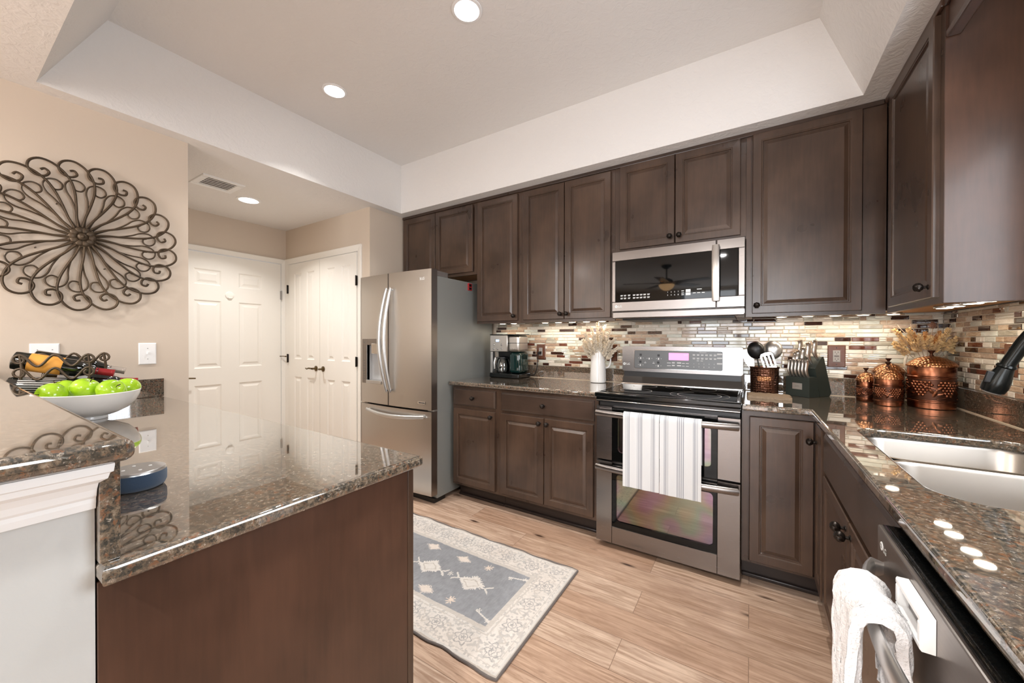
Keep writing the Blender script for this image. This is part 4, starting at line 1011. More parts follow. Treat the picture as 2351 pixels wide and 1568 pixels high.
b = B(); b.box(-.008, .008, -.006, .006, -.018, .018, .004, mat=Matrix.Translation((.603, 1.712, 1.150)) @ Matrix.Rotation(R(14), 4, 'Y')); b.obj('spray_button', 'black_rubber', hd)
b = B(); b.cyl((.79, 1.595, 1.06), (.79, 1.545, 1.075), .011); b.tube([(.79, 1.545, 1.075), (.785, 1.50, 1.11), (.78, 1.47, 1.15)], [.009, .008, .006], 10); b.obj('lever', 'faucet', t)
# ================================================================== COUNTER ITEMS, RANGE WALL
t = thing('coffee_maker', 'stainless and black coffee maker with a glass carafe, beside the refrigerator', 'coffee maker', (-1.77, 2.76, C))
cx0, cx1, cy0, cy1 = -1.915, -1.618, 2.668, 2.868
B().box(cx0, cx1, cy0-.004, cy1, C+.0005, C+.040, .008).obj('base', 'blk_gloss', t)
b = B(); b.box(cx0+.004, -1.735, cy1-.07, cy1-.004, C+.04, 1.295, .004); b.obj('back_column', 'blk', t)
B().box(cx0, -1.733, cy0+.004, cy1-.06, 1.153, 1.296, .006).obj('brew_head', 'steel', t)
B().box(-1.731, -1.622, cy0+.010, cy1-.03, 1.153, 1.294, .022, seg=4).obj('pod_brewer', 'steel', t)
b = B(); b.box(-1.734, -1.620, cy0+.007, cy1-.025, 1.2265, 1.2305, .001); b.obj('pod_seam', 'blk', t)
b = B(); b.box(cx0-.002, -1.6195, cy0+.006, cy1-.02, 1.2965, 1.303, .002); b.obj('lid', 'blk', t)
B().box(-1.742, -1.628, cy0+.035, cy1-.004, C+.04, 1.152, .03, seg=4).obj('reservoir', simple('dark_green_reservoir', S(12, 42, 40), .06, 0, Coat__Weight=1.0), t)
B().box(cx0+.004, cx0+.026, cy0+.004, cy0+.05, C+.04, 1.152, .003).obj('side_pillar', 'alu', t)
fk = FY(cy0+.0036); b = B(); b.prism(rrect(-1.855, -1.812, 1.236, 1.262, .004), fk, 0, .003); b.obj('display_bezel', 'chrome', t)
B().prism(rrect(-1.850, -1.817, 1.239, 1.258, .002), fk, .003, .0036).obj('display', 'blue_lcd', t)
b = B()
for u, v in ((-1.870, 1.212), (-1.793, 1.212), (-1.876, 1.178), (-1.834, 1.178), (-1.790, 1.180)): b.lathe([(.0095, 0), (.0085, .004), (.006, .006), (0, .006)], fk(u, v), 16, axis=(0, -1, 0))
fk2 = FY(cy0+.0096)
for u in (-1.712, -1.687, -1.664): b.lathe([(.006, 0), (.005, .003), (0, .003)], fk2(u, 1.182), 12, axis=(0, -1, 0))
b.obj('buttons', 'chrome', t)
cc = (-1.832, cy0+.082, C+.041)
ca = B().lathe([(0, .003), (.058, .003), (.062, .02), (.064, .06), (.056, .10), (.044, .125), (.042, .128), (.041, .124), (.053, .098), (.061, .06), (.059, .022), (.055, .006), (0, .006)], cc, 32).obj('carafe', 'glass', t)
B().lathe([(.0, .142), (.03, .141), (.046, .135), (.046, .122), (.0, .122)], cc, 28).obj('carafe_lid', 'blk', ca)
b = B(); b.tube([(cc[0]-.012, cc[1]-.045, cc[2]+.132), (cc[0]-.02, cc[1]-.088, cc[2]+.128), (cc[0]-.024, cc[1]-.098, cc[2]+.09), (cc[0]-.022, cc[1]-.094, cc[2]+.04), (cc[0]-.02, cc[1]-.066, cc[2]+.026)], [.007, .009, .010, .009, .006], 10, flat=.7); b.obj('carafe_handle', 'alu', ca)
b = B(); b.tube(smooth_path([(-1.635, 2.86, .945), (-1.60, 2.865, .95), (-1.575, 2.87, .965), (-1.555, 2.872, 1.03), (-1.553, 2.875, 1.09), (-1.548, 2.870, 1.135), (-1.538, 2.883, 1.142)]), .0035, 8); b.obj('power_cord', 'black_rubber', t)
b = B(); b.box(-1.549, -1.527, 2.864, 2.898, 1.130, 1.154, .004); b.obj('plug', 'black_rubber', t)

def outlet(label, fr, u, v, mat_in, gfci=True):
    t = thing('outlet', label, 'outlet', fr(u, v, 0), None)
    B().rings(fr, u-.041, u+.041, v-.064, v+.064, [(0, 0), (0, .003), (.004, .006)]).obj('cover_plate', 'brown_plate', t)
    B().rings(fr, u-.0168, u+.0168, v-.034, v+.034, [(0, .006), (0, .0075), (.001, .008)]).obj('receptacle', mat_in, t)
    b = B()
    for dv in (.020, -.020):
        for du in (-.0065, .0065): b.rings(fr, u+du-.0012, u+du+.0012, v+dv-.001, v+dv+.008, [(0, .008), (0, .0083)])
        b.rings(fr, u-.002, u+.002, v+dv-.009, v+dv-.005, [(0, .008), (0, .0083)])
    if gfci: b.rings(fr, u-.011, u+.011, v-.004, v-.001, [(0, .008), (0, .0083)]); b.rings(fr, u-.011, u+.011, v+.001, v+.004, [(0, .008), (0, .0083)])
    b.obj('slots', 'brown_dark', t)
    b = B()
    for dv in (.049, -.049): b.lathe([(.003, .006), (.0025, .0072), (0, .0072)], fr(u, v+dv), 10, axis=fr.n)
    b.obj('screws', 'bronze', t)
ft = FY(WB-.0083)
outlet('brown outlet with a black plug, between the coffee maker and the pitcher', ft, -1.537, 1.153, 'grey_plastic')
outlet('brown outlet plate half hidden behind the white pitcher', ft, -.912, 1.156, 'brown_dark', False)
outlet('brown outlet with a grey receptacle, right of the knife block', ft, .431, 1.163, 'grey_plastic')
outlet('brown outlet plate on the sink wall, behind the faucet', FX(WR-.0083), -2.285, 1.180, 'brown_plate', False)

# pitcher with dried leaves
pc = Vector((-.985, 2.795, C))
t = thing('pitcher', 'tall white ceramic pitcher holding dried cream leaves, left of the range', 'pitcher', pc)
b = B(); b.lathe([(0, .0005), (.050, .0005), (.057, .004), (.0595, .02), (.058, .08), (.054, .16), (.050, .225), (.049, .249), (.047, .251), (.045, .247), (.049, .16), (.052, .05), (0, .03)], pc, 40); b.obj('body', 'ceramic', t)
hp = smooth_path([(.048, .228), (.068, .226), (.086, .205), (.092, .17), (.084, .13), (.070, .112), (.053, .108)], 5)if False else None
dirh = Vector((.93, .37, 0)).normalized()
B().tube(smooth_path([pc+dirh*r+Vector((0, 0, z)) for r, z in ((.046, .222), (.066, .224), (.084, .208), (.093, .175), (.088, .14), (.074, .118), (.054, .112))], 4), .0062, 10).obj('handle', 'ceramic', t)
# sprays: one stem with small leaves
def leaf(b, p, d, L, wd, mi=0, up=None):
    d = Vector(d).normalized(); s_ = d.cross(Vector((0, 0, 1)) if abs(d.z) < .95 else Vector((1, 0, 0))).normalized()
    if up is not None: s_ = (s_*math.cos(up)+d.cross(s_)*math.sin(up))
    n = d.cross(s_); p = Vector(p)
    v = [b.bm.verts.new(q) for q in (p, p+d*L*.45+s_*wd+n*wd*.3, p+d*L, p+d*L*.45-s_*wd+n*wd*.3, p+d*L*.5-n*wd*.25)]
    for k in range(4):
        f = b.bm.faces.new([v[k], v[(k+1) % 4], v[4]]); f.material_index = mi
def spray(name, label, cat, group, base, tip, bend, nl, L, wd, mats, seed, start=.35, spread=1.0, loc=None):
    rn = random.Random(seed); base, tip = Vector(base), Vector(tip); b = B(); pts = []; side = Vector(bend)
    for k in range(11): s_ = k/10; pts.append(base.lerp(tip, s_)+side*(math.sin(PI*s_*.5)-s_))
    b.tube(pts, [.0016*(1-.6*k/10) for k in range(11)], 5, 1)
    for k in range(nl):
        s_ = start+(1-start)*(k/nl); i = min(9, int(s_*10)); p = pts[i].lerp(pts[i+1], s_*10-i); ax = (pts[i+1]-pts[i]).normalized()
        a_ = k*2.4+rn.random(); o1 = ax.orthogonal().normalized(); o2 = ax.cross(o1)
        d = ax*(.75+.4*rn.random())+(o1*math.cos(a_)+o2*math.sin(a_))*spread*(.7+.5*rn.random())
        sc_ = (1-.45*(s_-start)/(1-start))*(.8+.4*rn.random()); leaf(b, p, d, L*sc_, wd*sc_, 0, rn.random()*3)
    b.bm.normal_update()
    r = thing(name, label, cat, base, group); b.obj('leafy_stem', mats, r); return r
rn = random.Random(21)
tips = [(-1.075, 2.80, 1.258), (-1.055, 2.76, 1.315), (-1.025, 2.80, 1.355), (-.985, 2.78, 1.385), (-.950, 2.81, 1.365), (-.915, 2.78, 1.325), (-.890, 2.80, 1.27), (-.870, 2.77, 1.20), (-1.062, 2.75, 1.215), (-.905, 2.74, 1.25), (-.985, 2.72, 1.29), (-1.02, 2.72, 1.25), (-.95, 2.73, 1.31)]
for k, tp in enumerate(tips):
    tp = (pc.x+(tp[0]-pc.x)*1.38, tp[1], tp[2])
    base = pc+Vector(((tp[0]-pc.x)*.22, (tp[1]-pc.y)*.22, .12))
    spray('dried_leaf_spray', 'feathery cream dried spray standing in the white pitcher', 'dried flower', 'dried sprays in the white pitcher', base, tp, ((tp[0]-pc.x)*-.25, 0, .03), 95, .033, .0088, ['drycream', 'drytwig'], k, .36)

# crock and utensils
kc = Vector((.0745, 2.79, C))
t = thing('utensil_crock', 'hammered copper utensil crock with raised lettering, right of the range', 'crock', kc)
b = B(); b.lathe([(0, .0005), (.070, .0005), (.0715, .004), (.0745, .155), (.0765, .158), (.0765, .162), (.0735, .163), (.0715, .158), (.0690, .008), (0, .008)], kc, 56); b.obj('body', 'copper_h', t)
b = B(); b.lathe([(.0768, .1555), (.0785, .158), (.0785, .1625), (.0768, .1645)], kc, 48); b.obj('rim', 'copper_dark', t)
def wrap(o, r, a0, off=0.0): return lambda u, v, d=0.0: Vector((o[0]+(r+d)*math.sin(a0+u/r), o[1]-(r+d)*math.cos(a0+u/r), o[2]+v))
b = B(); aview = math.atan2(-kc.x, kc.y) + .03; wr = wrap(kc, .0735, -.03)
n = 14
b.grid(lambda i, j: wr(-.036+.072*i, .083+.024*j, .0012), n, 2, 0)
text(b, 'UTENSILS', wr, 0, .0885, .0145, .0026, 0, 'CENTER', .02); b.obj('lettering_band', 'copper_lid', t)
kg = 'utensils in the copper crock'
def spoon(name, label, mat, base, top, r, squash, nrm, handle_r=.005):
    base, top = Vector(base), Vector(top); ax = (top-base).normalized(); r_ = thing(name, label, 'utensil', base, kg)
    b = B(); b.tube([base, base.lerp(top, .6), top-ax*r*.6], [handle_r, handle_r, handle_r*1.1], 10, flat=.7); b.obj('handle', mat, r_)
    b = B(); nrm = Vector(nrm).normalized(); s1 = ax.cross(nrm).normalized(); nn = s1.cross(ax)
    def pt(i, j):
        a_ = PI*(i-.5); c_ = 2*PI*j
        return None
    m_ = Matrix((( *s1, 0), (*ax, 0), (*nn, 0), (0, 0, 0, 1))).transposed().to_4x4(); m_ = Matrix.Translation(top) @ Matrix(((s1.x, ax.x, nn.x, 0), (s1.y, ax.y, nn.y, 0), (s1.z, ax.z, nn.z, 0), (0, 0, 0, 1)))
    t_ = B(); rows = []
    for q in range(7):
        rr = math.sin(PI/2*q/6); z = -math.cos(PI/2*q/6)*squash
        rows.append([t_.bm.verts.new((r*rr*math.cos(2*PI*k/28), r*1.12*rr*math.sin(2*PI*k/28)-(r*.10*max(0, -math.sin(2*PI*k/28))), r*z)) for k in range(28)])
    for q in range(6):
        for k in range(28):
            f = t_.bm.faces.new([rows[q][k], rows[q][(k+1) % 28], rows[q+1][(k+1) % 28], rows[q+1][k]]); f.smooth = True
    bmesh.ops.remove_doubles(t_.bm, verts=t_.bm.verts, dist=1e-6)
    bmesh.ops.solidify(t_.bm, geom=t_.bm.faces[:], thickness=.0018)
    t_.xf(m_); b._merge(t_.bm, 0, True); b.obj('bowl', mat, r_); return r_
view = Vector((-.05, -1, .12))
spoon('serving_spoon', 'black nylon ladle, back of its bowl showing, in the copper crock', 'blk', (.070, 2.80, .95), (.030, 2.775, 1.195), .046, .75, -view)
spoon('serving_spoon', 'large round steel ladle in the copper crock', 'alu', (.080, 2.81, .95), (.118, 2.820, 1.198), .050, .70, -view)
r_ = thing('slotted_turner', 'steel slotted turner in front of the ladles in the copper crock', 'utensil', (.078, 2.78, .95), kg)
B().tube([(.076, 2.775, .95), (.084, 2.755, 1.05), (.088, 2.748, 1.10)], [.005, .005, .005], 10, flat=.6).obj('handle', 'alu', r_)
b = B(); fu = F((.092, 2.742, 1.135), Vector((.95, .05, .30)).normalized(), Vector((-.28, .06, .95)).normalized(), (0, -1, 0.05))
outl = [(-.026, -.048), (.026, -.048), (.033, .0), (.030, .036), (.0, .046), (-.030, .036), (-.033, 0)]
b.prism([(-.030, -.05), (-.020, -.055), (.020, -.055), (.030, -.05), (.031, -.038), (-.031, -.038)], fu, -.001, .001); b.prism([(-.034, .030), (.034, .030), (.026, .044), (0, .049), (-.026, .044)], fu, -.001, .001)
for q in range(4): b.prism([(-.034+.0195*q, -.038), (-.025+.0195*q, -.038), (-.025+.0195*q, .030), (-.034+.0195*q, .030)], fu, -.001, .001)
b.obj('slotted_head', 'chrome', r_)
r_ = thing('spatula', 'flat steel spatula leaning left in the copper crock', 'utensil', (.055, 2.80, .95), kg)
B().tube([(.05, 2.80, .95), (.015, 2.80, 1.08)], .005, 10, flat=.6).obj('handle', 'alu', r_)
b = B(); fu = F((-.008, 2.80, 1.14), Vector((.9, 0, .33)), Vector((-.33, 0, .94)), (0, -1, 0)); b.prism([(-.012, -.065), (.012, -.065), (.026, -.02), (.028, .058), (-.028, .066), (-.026, -.02)], fu, -.0012, .0012); b.obj('blade', 'steel', r_)
# knife block: low front step for steak knives, taller slanted back
bm_ = Matrix.Translation((.2325, 2.745, C)) @ Matrix.Rotation(math.atan2(2.70-2.79, .285-.182), 4, 'Z')
t = thing('knife_block', 'dark knife block with a metal name plate, full of steel-handled knives', 'knife block', (.2325, 2.745, C))
ang = math.atan2(-.085, .105); ca_, sa_ = math.cos(ang), math.sin(ang)
def kb(u, w, z): return Vector((.233+u*ca_-w*sa_, 2.744+u*sa_+w*ca_, C+z))      # u along the front, w to the back, z up
hw = .066
fside = F(kb(0, 0, 0), kb(0, 1, 0)-kb(0, 0, 0), (0, 0, 1), kb(1, 0, 0)-kb(0, 0, 0))
b = B(); b.prism([(0, .0008), (.085, .0008), (.062, .112), (.045, .118), (0, .112)], fside, -hw, hw); b.obj('front_step', 'block', t, False, True)
b = B(); b.prism([(.088, .0008), (.170, .0008), (.186, .020), (.118, .232), (.104, .232), (.048, .165)], fside, -hw, hw); b.obj('back_block', 'block', t, False, True)
fpl = F(kb(0, 0, 0), kb(1, 0, 0)-kb(0, 0, 0), (0, 0, 1), kb(0, -1, 0)-kb(0, 0, 0))
b = B(); b.prism(rrect(-.027, .027, .042, .078, .001), fpl, 0, .0015); b.lathe([(.0022, .0015), (.002, .0025), (0, .0025)], fpl(-.022, .060), 8, axis=fpl.n); b.lathe([(.0022, .0015), (.002, .0025), (0, .0025)], fpl(.022, .060), 8, axis=fpl.n); pl = b.obj('name_plate', 'alu', t)
b = B(); bar(b, fpl, -.013, .013, .058, .0595, .0017); bar(b, fpl, -.010, .010, .0625, .0637, .0017); b.obj('engraving', 'panel_grey', pl)
def knife(label, p, d, L, r, group, bow_=.010):
    p, d = Vector(p), Vector(d).normalized(); o = thing('knife', label, 'knife', p, group)
    s_ = (kb(0, -1, 0)-kb(0, 0, 0)); b = B(); n = 10; pts = [p+d*(L*k/n)+s_*(bow_*math.sin(PI*1.6*k/n)) for k in range(n+1)]
    b.tube([p-d*.05, p], [.0035, .0045], 8, flat=1.6, up=s_); b.obj('blade', 'alu', o)
    b = B(); b.tube(pts, [r*(.62+.38*min(1, k/3)) for k in range(n)]+[r*1.12], 10, flat=1.35, up=s_); b.obj('handle', 'steel', o)
    b = B(); b.tube([pts[-1], pts[-1]+d*.003], [r*1.15, r*.9], 10, flat=1.35, up=s_); b.obj('end_cap', 'chrome', o)
dd_ = Vector(kb(0, -.28, .95)-kb(0, 0, 0))
nth = ['leftmost', 'second from the left', 'third from the left', 'third from the right', 'second from the right', 'rightmost']
for k in range(6): knife('small steel-handled steak knife, '+nth[k]+' in the front row of the block', kb(-.050+.0195*k, .022, .113), dd_, .102, .0074, 'steak knives in the front of the block')
dd2 = Vector(kb(0, -.34, .94)-kb(0, 0, 0))
for u, w_, z, L, lab in ((-.046, .062, .186, .075, 'tall steel-handled knife at the far left of the back row'), (-.026, .062, .186, .085, 'tall steel-handled knife, second from the left in the back row'), (.002, .066, .190, .100, 'large steel-handled knife in the middle of the block'), (-.030, .092, .218, .115, 'steel-handled knife rising highest at the rear left of the block'), (.030, .072, .196, .125, 'large steel-handled knife with a long handle, right half of the block'), (.048, .094, .222, .110, 'steel-handled knife at the rear right corner of the block')):
    knife(lab, kb(u, w_, z-.002), dd2, L, .0100, 'large knives in the back of the block', .013)
# stone slab
t = thing('stone_trivet', 'rough brown stone slab lying in front of the copper crock', 'trivet', (.09, 2.6, C))
rn = random.Random(8); b = B()
def q_(i, j):
    x = -.010+.200*i+(.004*math.sin(9*j*3) if i in (0, 1) else 0); y = 2.515+.185*j-.012*i; return (x+.003*math.sin(j*21+i*9), y+.004*math.sin(i*23), C+.0135+.0016*math.sin(i*31+j*17)+.0012*math.sin(j*47))
b.grid(q_, 24, 14, 0)
top = list(b.bm.faces); ext = bmesh.ops.extrude_face_region(b.bm, geom=top); vs_ = [e for e in ext['geom'] if isinstance(e, bmesh.types.BMVert)]
for v in vs_: v.co.z = C+.0004
b.obj('slab', 'stone', t, False, True)
# canisters
def canister(label, c, r, hb, hl, seed, group='copper canisters'):
    c = Vector(c); t = thing('canister', label, 'canister', c, group); k = hb
    body = B().lathe([(0, .0006), (r*.94, .0006), (r*.98, .003), (r*.985, k*.15), (r*1.03, k*.165), (r*1.03, k*.185), (r*.985, k*.20), (r*.99, k*.72), (r*1.03, k*.735), (r*1.03, k*.755), (r*.985, k*.77), (r*.99, k*.985), (r*.97, k), (0, k)], c, 56).obj('body', 'copper', t)
    rel = B(); wr = wrap(c, r*.988, 0); per = 2*PI*r; rn = random.Random(seed); z0, z1 = k*.215, k*.705; h = z1-z0
    rel.lathe([(r*.9895, z0), (r*.9925, z0+.002), (r*.9925, z1-.002), (r*.9895, z1)], c, 56, 1)
    for cl in range(5):
        u0 = per*cl/5+seed*.01; g = h*.085
        for row, nn in enumerate((5, 6, 5, 4, 3, 2)):
            for q in range(nn):
                p = wr(u0+(q-(nn-1)/2)*g*1.75, z0+h*.84-row*g*1.45, -g*.40); rel.sphere(p, g*.98, 0, 10)
        # vine scroll and leaves
        u1 = u0+per/10; pts = [wr(u1+h*.55*math.sin(s_*5.6)*(1-.10*s_), z0+h*(.06+.86*s_/1.0), .0006) for s_ in [i/22 for i in range(23)]]
        rel.tube(pts, h*.028, 6, 0)
        for lx, lz, la in ((-.16, .42, 2.2), (.12, .56, .7), (-.05, .30, 1.2), (.2, .3, .2)):
            cen = (u1+lx*h, z0+lz*h); P = []
            for q in range(10):
                s_ = 2*PI*q/10; ex, ey = h*.17*math.cos(s_), h*.075*math.sin(s_); P.append((cen[0]+ex*math.cos(la)-ey*math.sin(la), cen[1]+ex*math.sin(la)+ey*math.cos(la)))
            ctr = rel.bm.verts.new(wr(cen[0], cen[1], h*.045)); V = [rel.bm.verts.new(wr(x, y, .0008)) for x, y in P]
            for q in range(10):
                f = rel.bm.faces.new([V[q], V[(q+1) % 10], ctr]); f.smooth = False
    rel.obj('grape_relief', ['copper_relief', 'copper_dark'], body)
    lid = B().lathe([(r*.97, k+.0005), (r*1.055, k-.002), (r*1.06, k+.004), (r*1.03, k+.008), (r*.90, k+hl*.42), (r*.62, k+hl*.76), (r*.30, k+hl*.95), (r*.10, k+hl), (0, k+hl)], c, 56).obj('lid', 'copper_lid', t)
    kr = .012+.05*(r-.04)
    B().lathe([(0, hl*.99), (kr*.7, hl*.99), (kr*.42, hl+kr*.5), (kr*.40, hl+kr*.9), (kr*.95, hl+kr*1.75), (kr*.98, hl+kr*1.95), (0, hl+kr*1.95)], c+Vector((0, 0, k)), 24).obj('lid_knob', 'copper_dark', lid)
canister('smallest copper canister, at the left of the four', (.530, 2.745, C), .0415, .108, .046, 1)
canister('second smallest copper canister, in front of the others', (.5885, 2.622, C), .0535, .136, .058, 2)
canister('copper canister half hidden behind the two small ones', (.625, 2.775, C), .062, .158, .048, 3)
canister('largest copper canister with grape relief, in the counter corner', (.748, 2.648, C), .0830, .203, .048, 4)
# cream jug with dried arrangement
jc = Vector((.775, 2.818, C))
t = thing('jug', 'cream ceramic jug with dried flowers behind the largest copper canister', 'jug', jc)
B().lathe([(0, .0005), (.055, .0005), (.062, .05), (.066, .12), (.060, .19), (.045, .235), (.040, .255), (.052, .285), (.049, .285), (.037, .255), (.042, .23), (.055, .18), (0, .10)], jc, 36).obj('body', 'cream', t)
dl = Vector((-.8, -.35, 0)).normalized()
B().tube(smooth_path([jc+dl*r+Vector((0, 0, z)) for r, z in ((.047, .265), (.075, .262), (.092, .225), (.088, .18), (.063, .15))], 4), .0065, 10).obj('handle', 'cream', t)
gname = 'dried flowers in the cream jug'
def jt(dx, dy, z): return (jc.x+dx, jc.y+dy, C+z)
rn = random.Random(3)
for k in range(14):          # straw coloured leafy sprays hanging outward
    a_ = -PI*.98+PI*.96*k/13; rr = .095+.05*rn.random(); z = .285+.05*rn.random()+.07*math.sin(k*1.7)**2
    tp = jt(rr*math.cos(a_)*1.15, min(.045, rr*math.sin(a_)*.9), z)
    spray('dried_spray', 'straw coloured dried spray in the cream jug', 'dried flower', gname, jc+Vector((.02*math.cos(a_), .02*math.sin(a_), .20)), tp, (.02*math.cos(a_), .0, .06), 54, .028, .0100, ['dryflower', 'drytwig'], 100+k, .45, 1.1)
for k in range(9):           # amber filler
    a_ = 2*PI*k/9; rr = .045+.03*rn.random(); tp = jt(rr*math.cos(a_)*1.3-.01, rr*math.sin(a_)*.7-.02, .335+.045*rn.random())
    spray('dried_fern', 'amber frizzy dried fern in the middle of the cream jug', 'dried flower', gname+' (ferns)', jc+Vector((0, 0, .22)), tp, (0, 0, .02), 90, .022, .0040, ['dryflower2', 'dryflower2'], 200+k, .35, 1.3)
for k, (dx, dy, z) in enumerate(((-.13, -.02, .405), (-.115, -.05, .37), (-.10, .0, .42), (.09, -.05, .395), (.115, -.06, .37), (.105, -.10, .345), (.075, -.03, .415), (.05, .02, .43), (-.06, -.03, .425))):
    r_ = thing('dried_twig', 'curly grey dried twig rising from the cream jug', 'dried flower', jc+Vector((0, 0, .22)), gname+' (twigs)')
    b = B(); P = []
    for q in range(15):
        s_ = q/14; P.append(jc+Vector((dx*s_**.8+.005*math.sin(9*s_+k), dy*s_+.004*math.cos(11*s_+k), .22+(z-.22)*s_+.01*math.sin(5*s_))))
    b.tube(P, [.0032*(1-.55*q/14) for q in range(15)], 6); b.obj('stem', 'drytwig', r_)
r_ = thing('dried_thistle', 'round brown dried thistle head above the cream jug', 'dried flower', jc+Vector((0, 0, .22)), gname)
b = B(); b.tube([jc+Vector((0, 0, .22)), jc+Vector((.012, -.02, .33)), jc+Vector((.020, -.02, .395))], .0018, 6); b.obj('stem', 'drytwig', r_)
b = B(); rn = random.Random(6); hc = jc+Vector((.020, -.02, .405)); b.sphere(hc, .013, 0, 16)
for k in range(150):
    d = Vector((rn.gauss(0, 1), rn.gauss(0, 1), rn.gauss(0, 1))).normalized(); leaf(b, hc+d*.010, d, .012, .0016)
b.obj('flower_head', 'drybrown', r_)
# ================================================================== TOWELS AND RUG
def drape(b, axis, u0, u1, prof, th, nu, wob, mif):
    """cloth hung over a bar: prof = list of (n,z) from the hidden back hem over the bar to the front hem; axis(u,n,z)->point"""
    P = [Vector((p[0], p[1])) for p in prof]; nv = len(P)-1
    def pt(i, j, side):
        q = P[j]; t_ = (P[min(j+1, nv)]-P[max(j-1, 0)]).normalized(); nn = Vector((-t_.y, t_.x)); s_ = i/nu
        k = j/nv; off = wob(s_, k); qq = q+nn*(side*th/2); return axis(u0+(u1-u0)*s_, qq.x+off, qq.y)
    fr_, bk = [], []
    for i in range(nu+1):
        fr_.append([b.bm.verts.new(pt(i, j, 1)) for j in range(nv+1)]); bk.append([b.bm.verts.new(pt(i, j, -1)) for j in range(nv+1)])
    def q4(a_, mi):
        f = b.bm.faces.new(a_); f.smooth = True; f.material_index = mi
    for i in range(nu):
        for j in range(nv):
            mi = mif(i, j); q4([fr_[i][j], fr_[i+1][j], fr_[i+1][j+1], fr_[i][j+1]], mi); q4([bk[i][j+1], bk[i+1][j+1], bk[i+1][j], bk[i][j]], mi)
        for A, e in ((0, 0), (nv, 1)): q4([fr_[i][A], bk[i][A], bk[i+1][A], fr_[i+1][A]] if e == 0 else [fr_[i+1][A], bk[i+1][A], bk[i][A], fr_[i][A]], 0)
    for j in range(nv):
        for I in (0, nu): q4([fr_[I][j], fr_[I][j+1], bk[I][j+1], bk[I][j]] if I == 0 else [fr_[I][j+1], fr_[I][j], bk[I][j], bk[I][j+1]], 0)
def hang_prof(ny, zc, r, zb, zf, n=14):
    """path in the (n,z) plane: n grows towards the viewer"""
    P = [(ny-r, zb+(zc-zb)*k/n) for k in range(n)]
    P += [(ny+r*math.cos(PI-PI*k/10), zc+r*math.sin(PI*k/10)) for k in range(11)]
    P += [(ny+r, zc-(zc-zf)*k/(n*2)) for k in range(1, n*2+1)]
    return P
def stripes(centres):
    def f(s_):
        for c, hw_ in centres:
            d = (s_-c)/hw_
            if abs(d) < 1: return int((d+1)*3.5) % 2 == 0
        return False
    return f
def oven_towel(label, u0, u1, zf, st, ph):
    t = thing('dish_towel', label, 'dish towel', ((u0+u1)/2, RY-.055, .84), 'striped towels on the oven handle')
    b = B(); nu = 84; f = stripes(st); yb = RY-.0515
    prof = hang_prof(0, .822, .0225, .60, zf)
    wob = lambda s_, k: .0022*math.sin(s_*9+ph+k*2)*(max(0, k-.4)) + .0012*math.sin(s_*23+ph)
    drape(b, lambda u, n_, z: (u, yb-n_, z), u0, u1, prof, .004, nu, wob, lambda i, j: 1 if f((i+.5)/nu) else 0)
    b.obj('cloth', ['towel_w', 'towel_g'], t, False, True)
oven_towel('left grey-striped white dish towel on the oven handle', -.612, -.4165, .424, [(.135, .05), (.475, .075), (.84, .055)], 0)
oven_towel('right grey-striped white dish towel on the oven handle, hanging lower', -.4135, -.210, .422, [(.16, .055), (.51, .08), (.86, .055)], 2)
t = thing('dish_towel', 'fluffy white towel over the dishwasher handle', 'dish towel', (.16, .83, .83))
rn = random.Random(2); b = B(); prof = hang_prof(0, .815, .028, .69, .44, 10)
wob = lambda s_, k: .010*math.sin(s_*5.2+k*3)*(k-.25)*(k > .25) + .0022*math.sin(s_*23+k*17)+.0015*math.sin(s_*41-k*33)
drape(b, lambda u, n_, z: (DX-.054-n_-.004*math.sin(u*60), u+(.83-z)*.05*math.sin(u*40) if z < .83 else u, z), .905, .765, prof, .013, 70, wob, lambda i, j: 0)
for v in b.bm.verts: v.co += Vector((rn.gauss(0, .0007), rn.gauss(0, .0007), rn.gauss(0, .0007)))
b.obj('cloth', 'fluff', t, False, True)
# rug: pattern woven into the mesh colours
RX_, RY0_, RY1_ = -.785, 1.137, 1.912; RL = 2.05
def hsh(i, j, k=0): return ((math.sin(i*127.1+j*311.7+k*74.7)*43758.5453) % 1.0)
def vn(x, y, k=0):
    i, j = math.floor(x), math.floor(y); fx_, fy_ = x-i, y-j; fx_ = fx_*fx_*(3-2*fx_); fy_ = fy_*fy_*(3-2*fy_)
    a_ = hsh(i, j, k)*(1-fx_)+hsh(i+1, j, k)*fx_; c_ = hsh(i, j+1, k)*(1-fx_)+hsh(i+1, j+1, k)*fx_; return a_*(1-fy_)+c_*fy_
cream, field, taupe, blush = Vector(S(214, 208, 201)[:3]), Vector(S(148, 149, 152)[:3]), Vector(S(178, 168, 158)[:3]), Vector(S(216, 200, 186)[:3]); dk = Vector(S(126, 126, 128)[:3])
def star(x, y, n, r): a_ = math.atan2(y, x); return math.hypot(x, y) < r*(.62+.38*math.cos(n*a_))
motifs = []
for q_ in (0, 1):
    f_ = (lambda x: x) if q_ == 0 else (lambda x: RL-x)
    motifs += [('m', f_(.423), .0), ('m', f_(.705), -.01), ('d', f_(.565), .0), ('s', f_(.42), .150), ('s', f_(.43), -.155), ('t', f_(.587), .140), ('t', f_(.587), -.160), ('s', f_(.73), -.165), ('t', f_(.822), .145), ('t', f_(.88), -.15), ('s', f_(1.0), .1)]
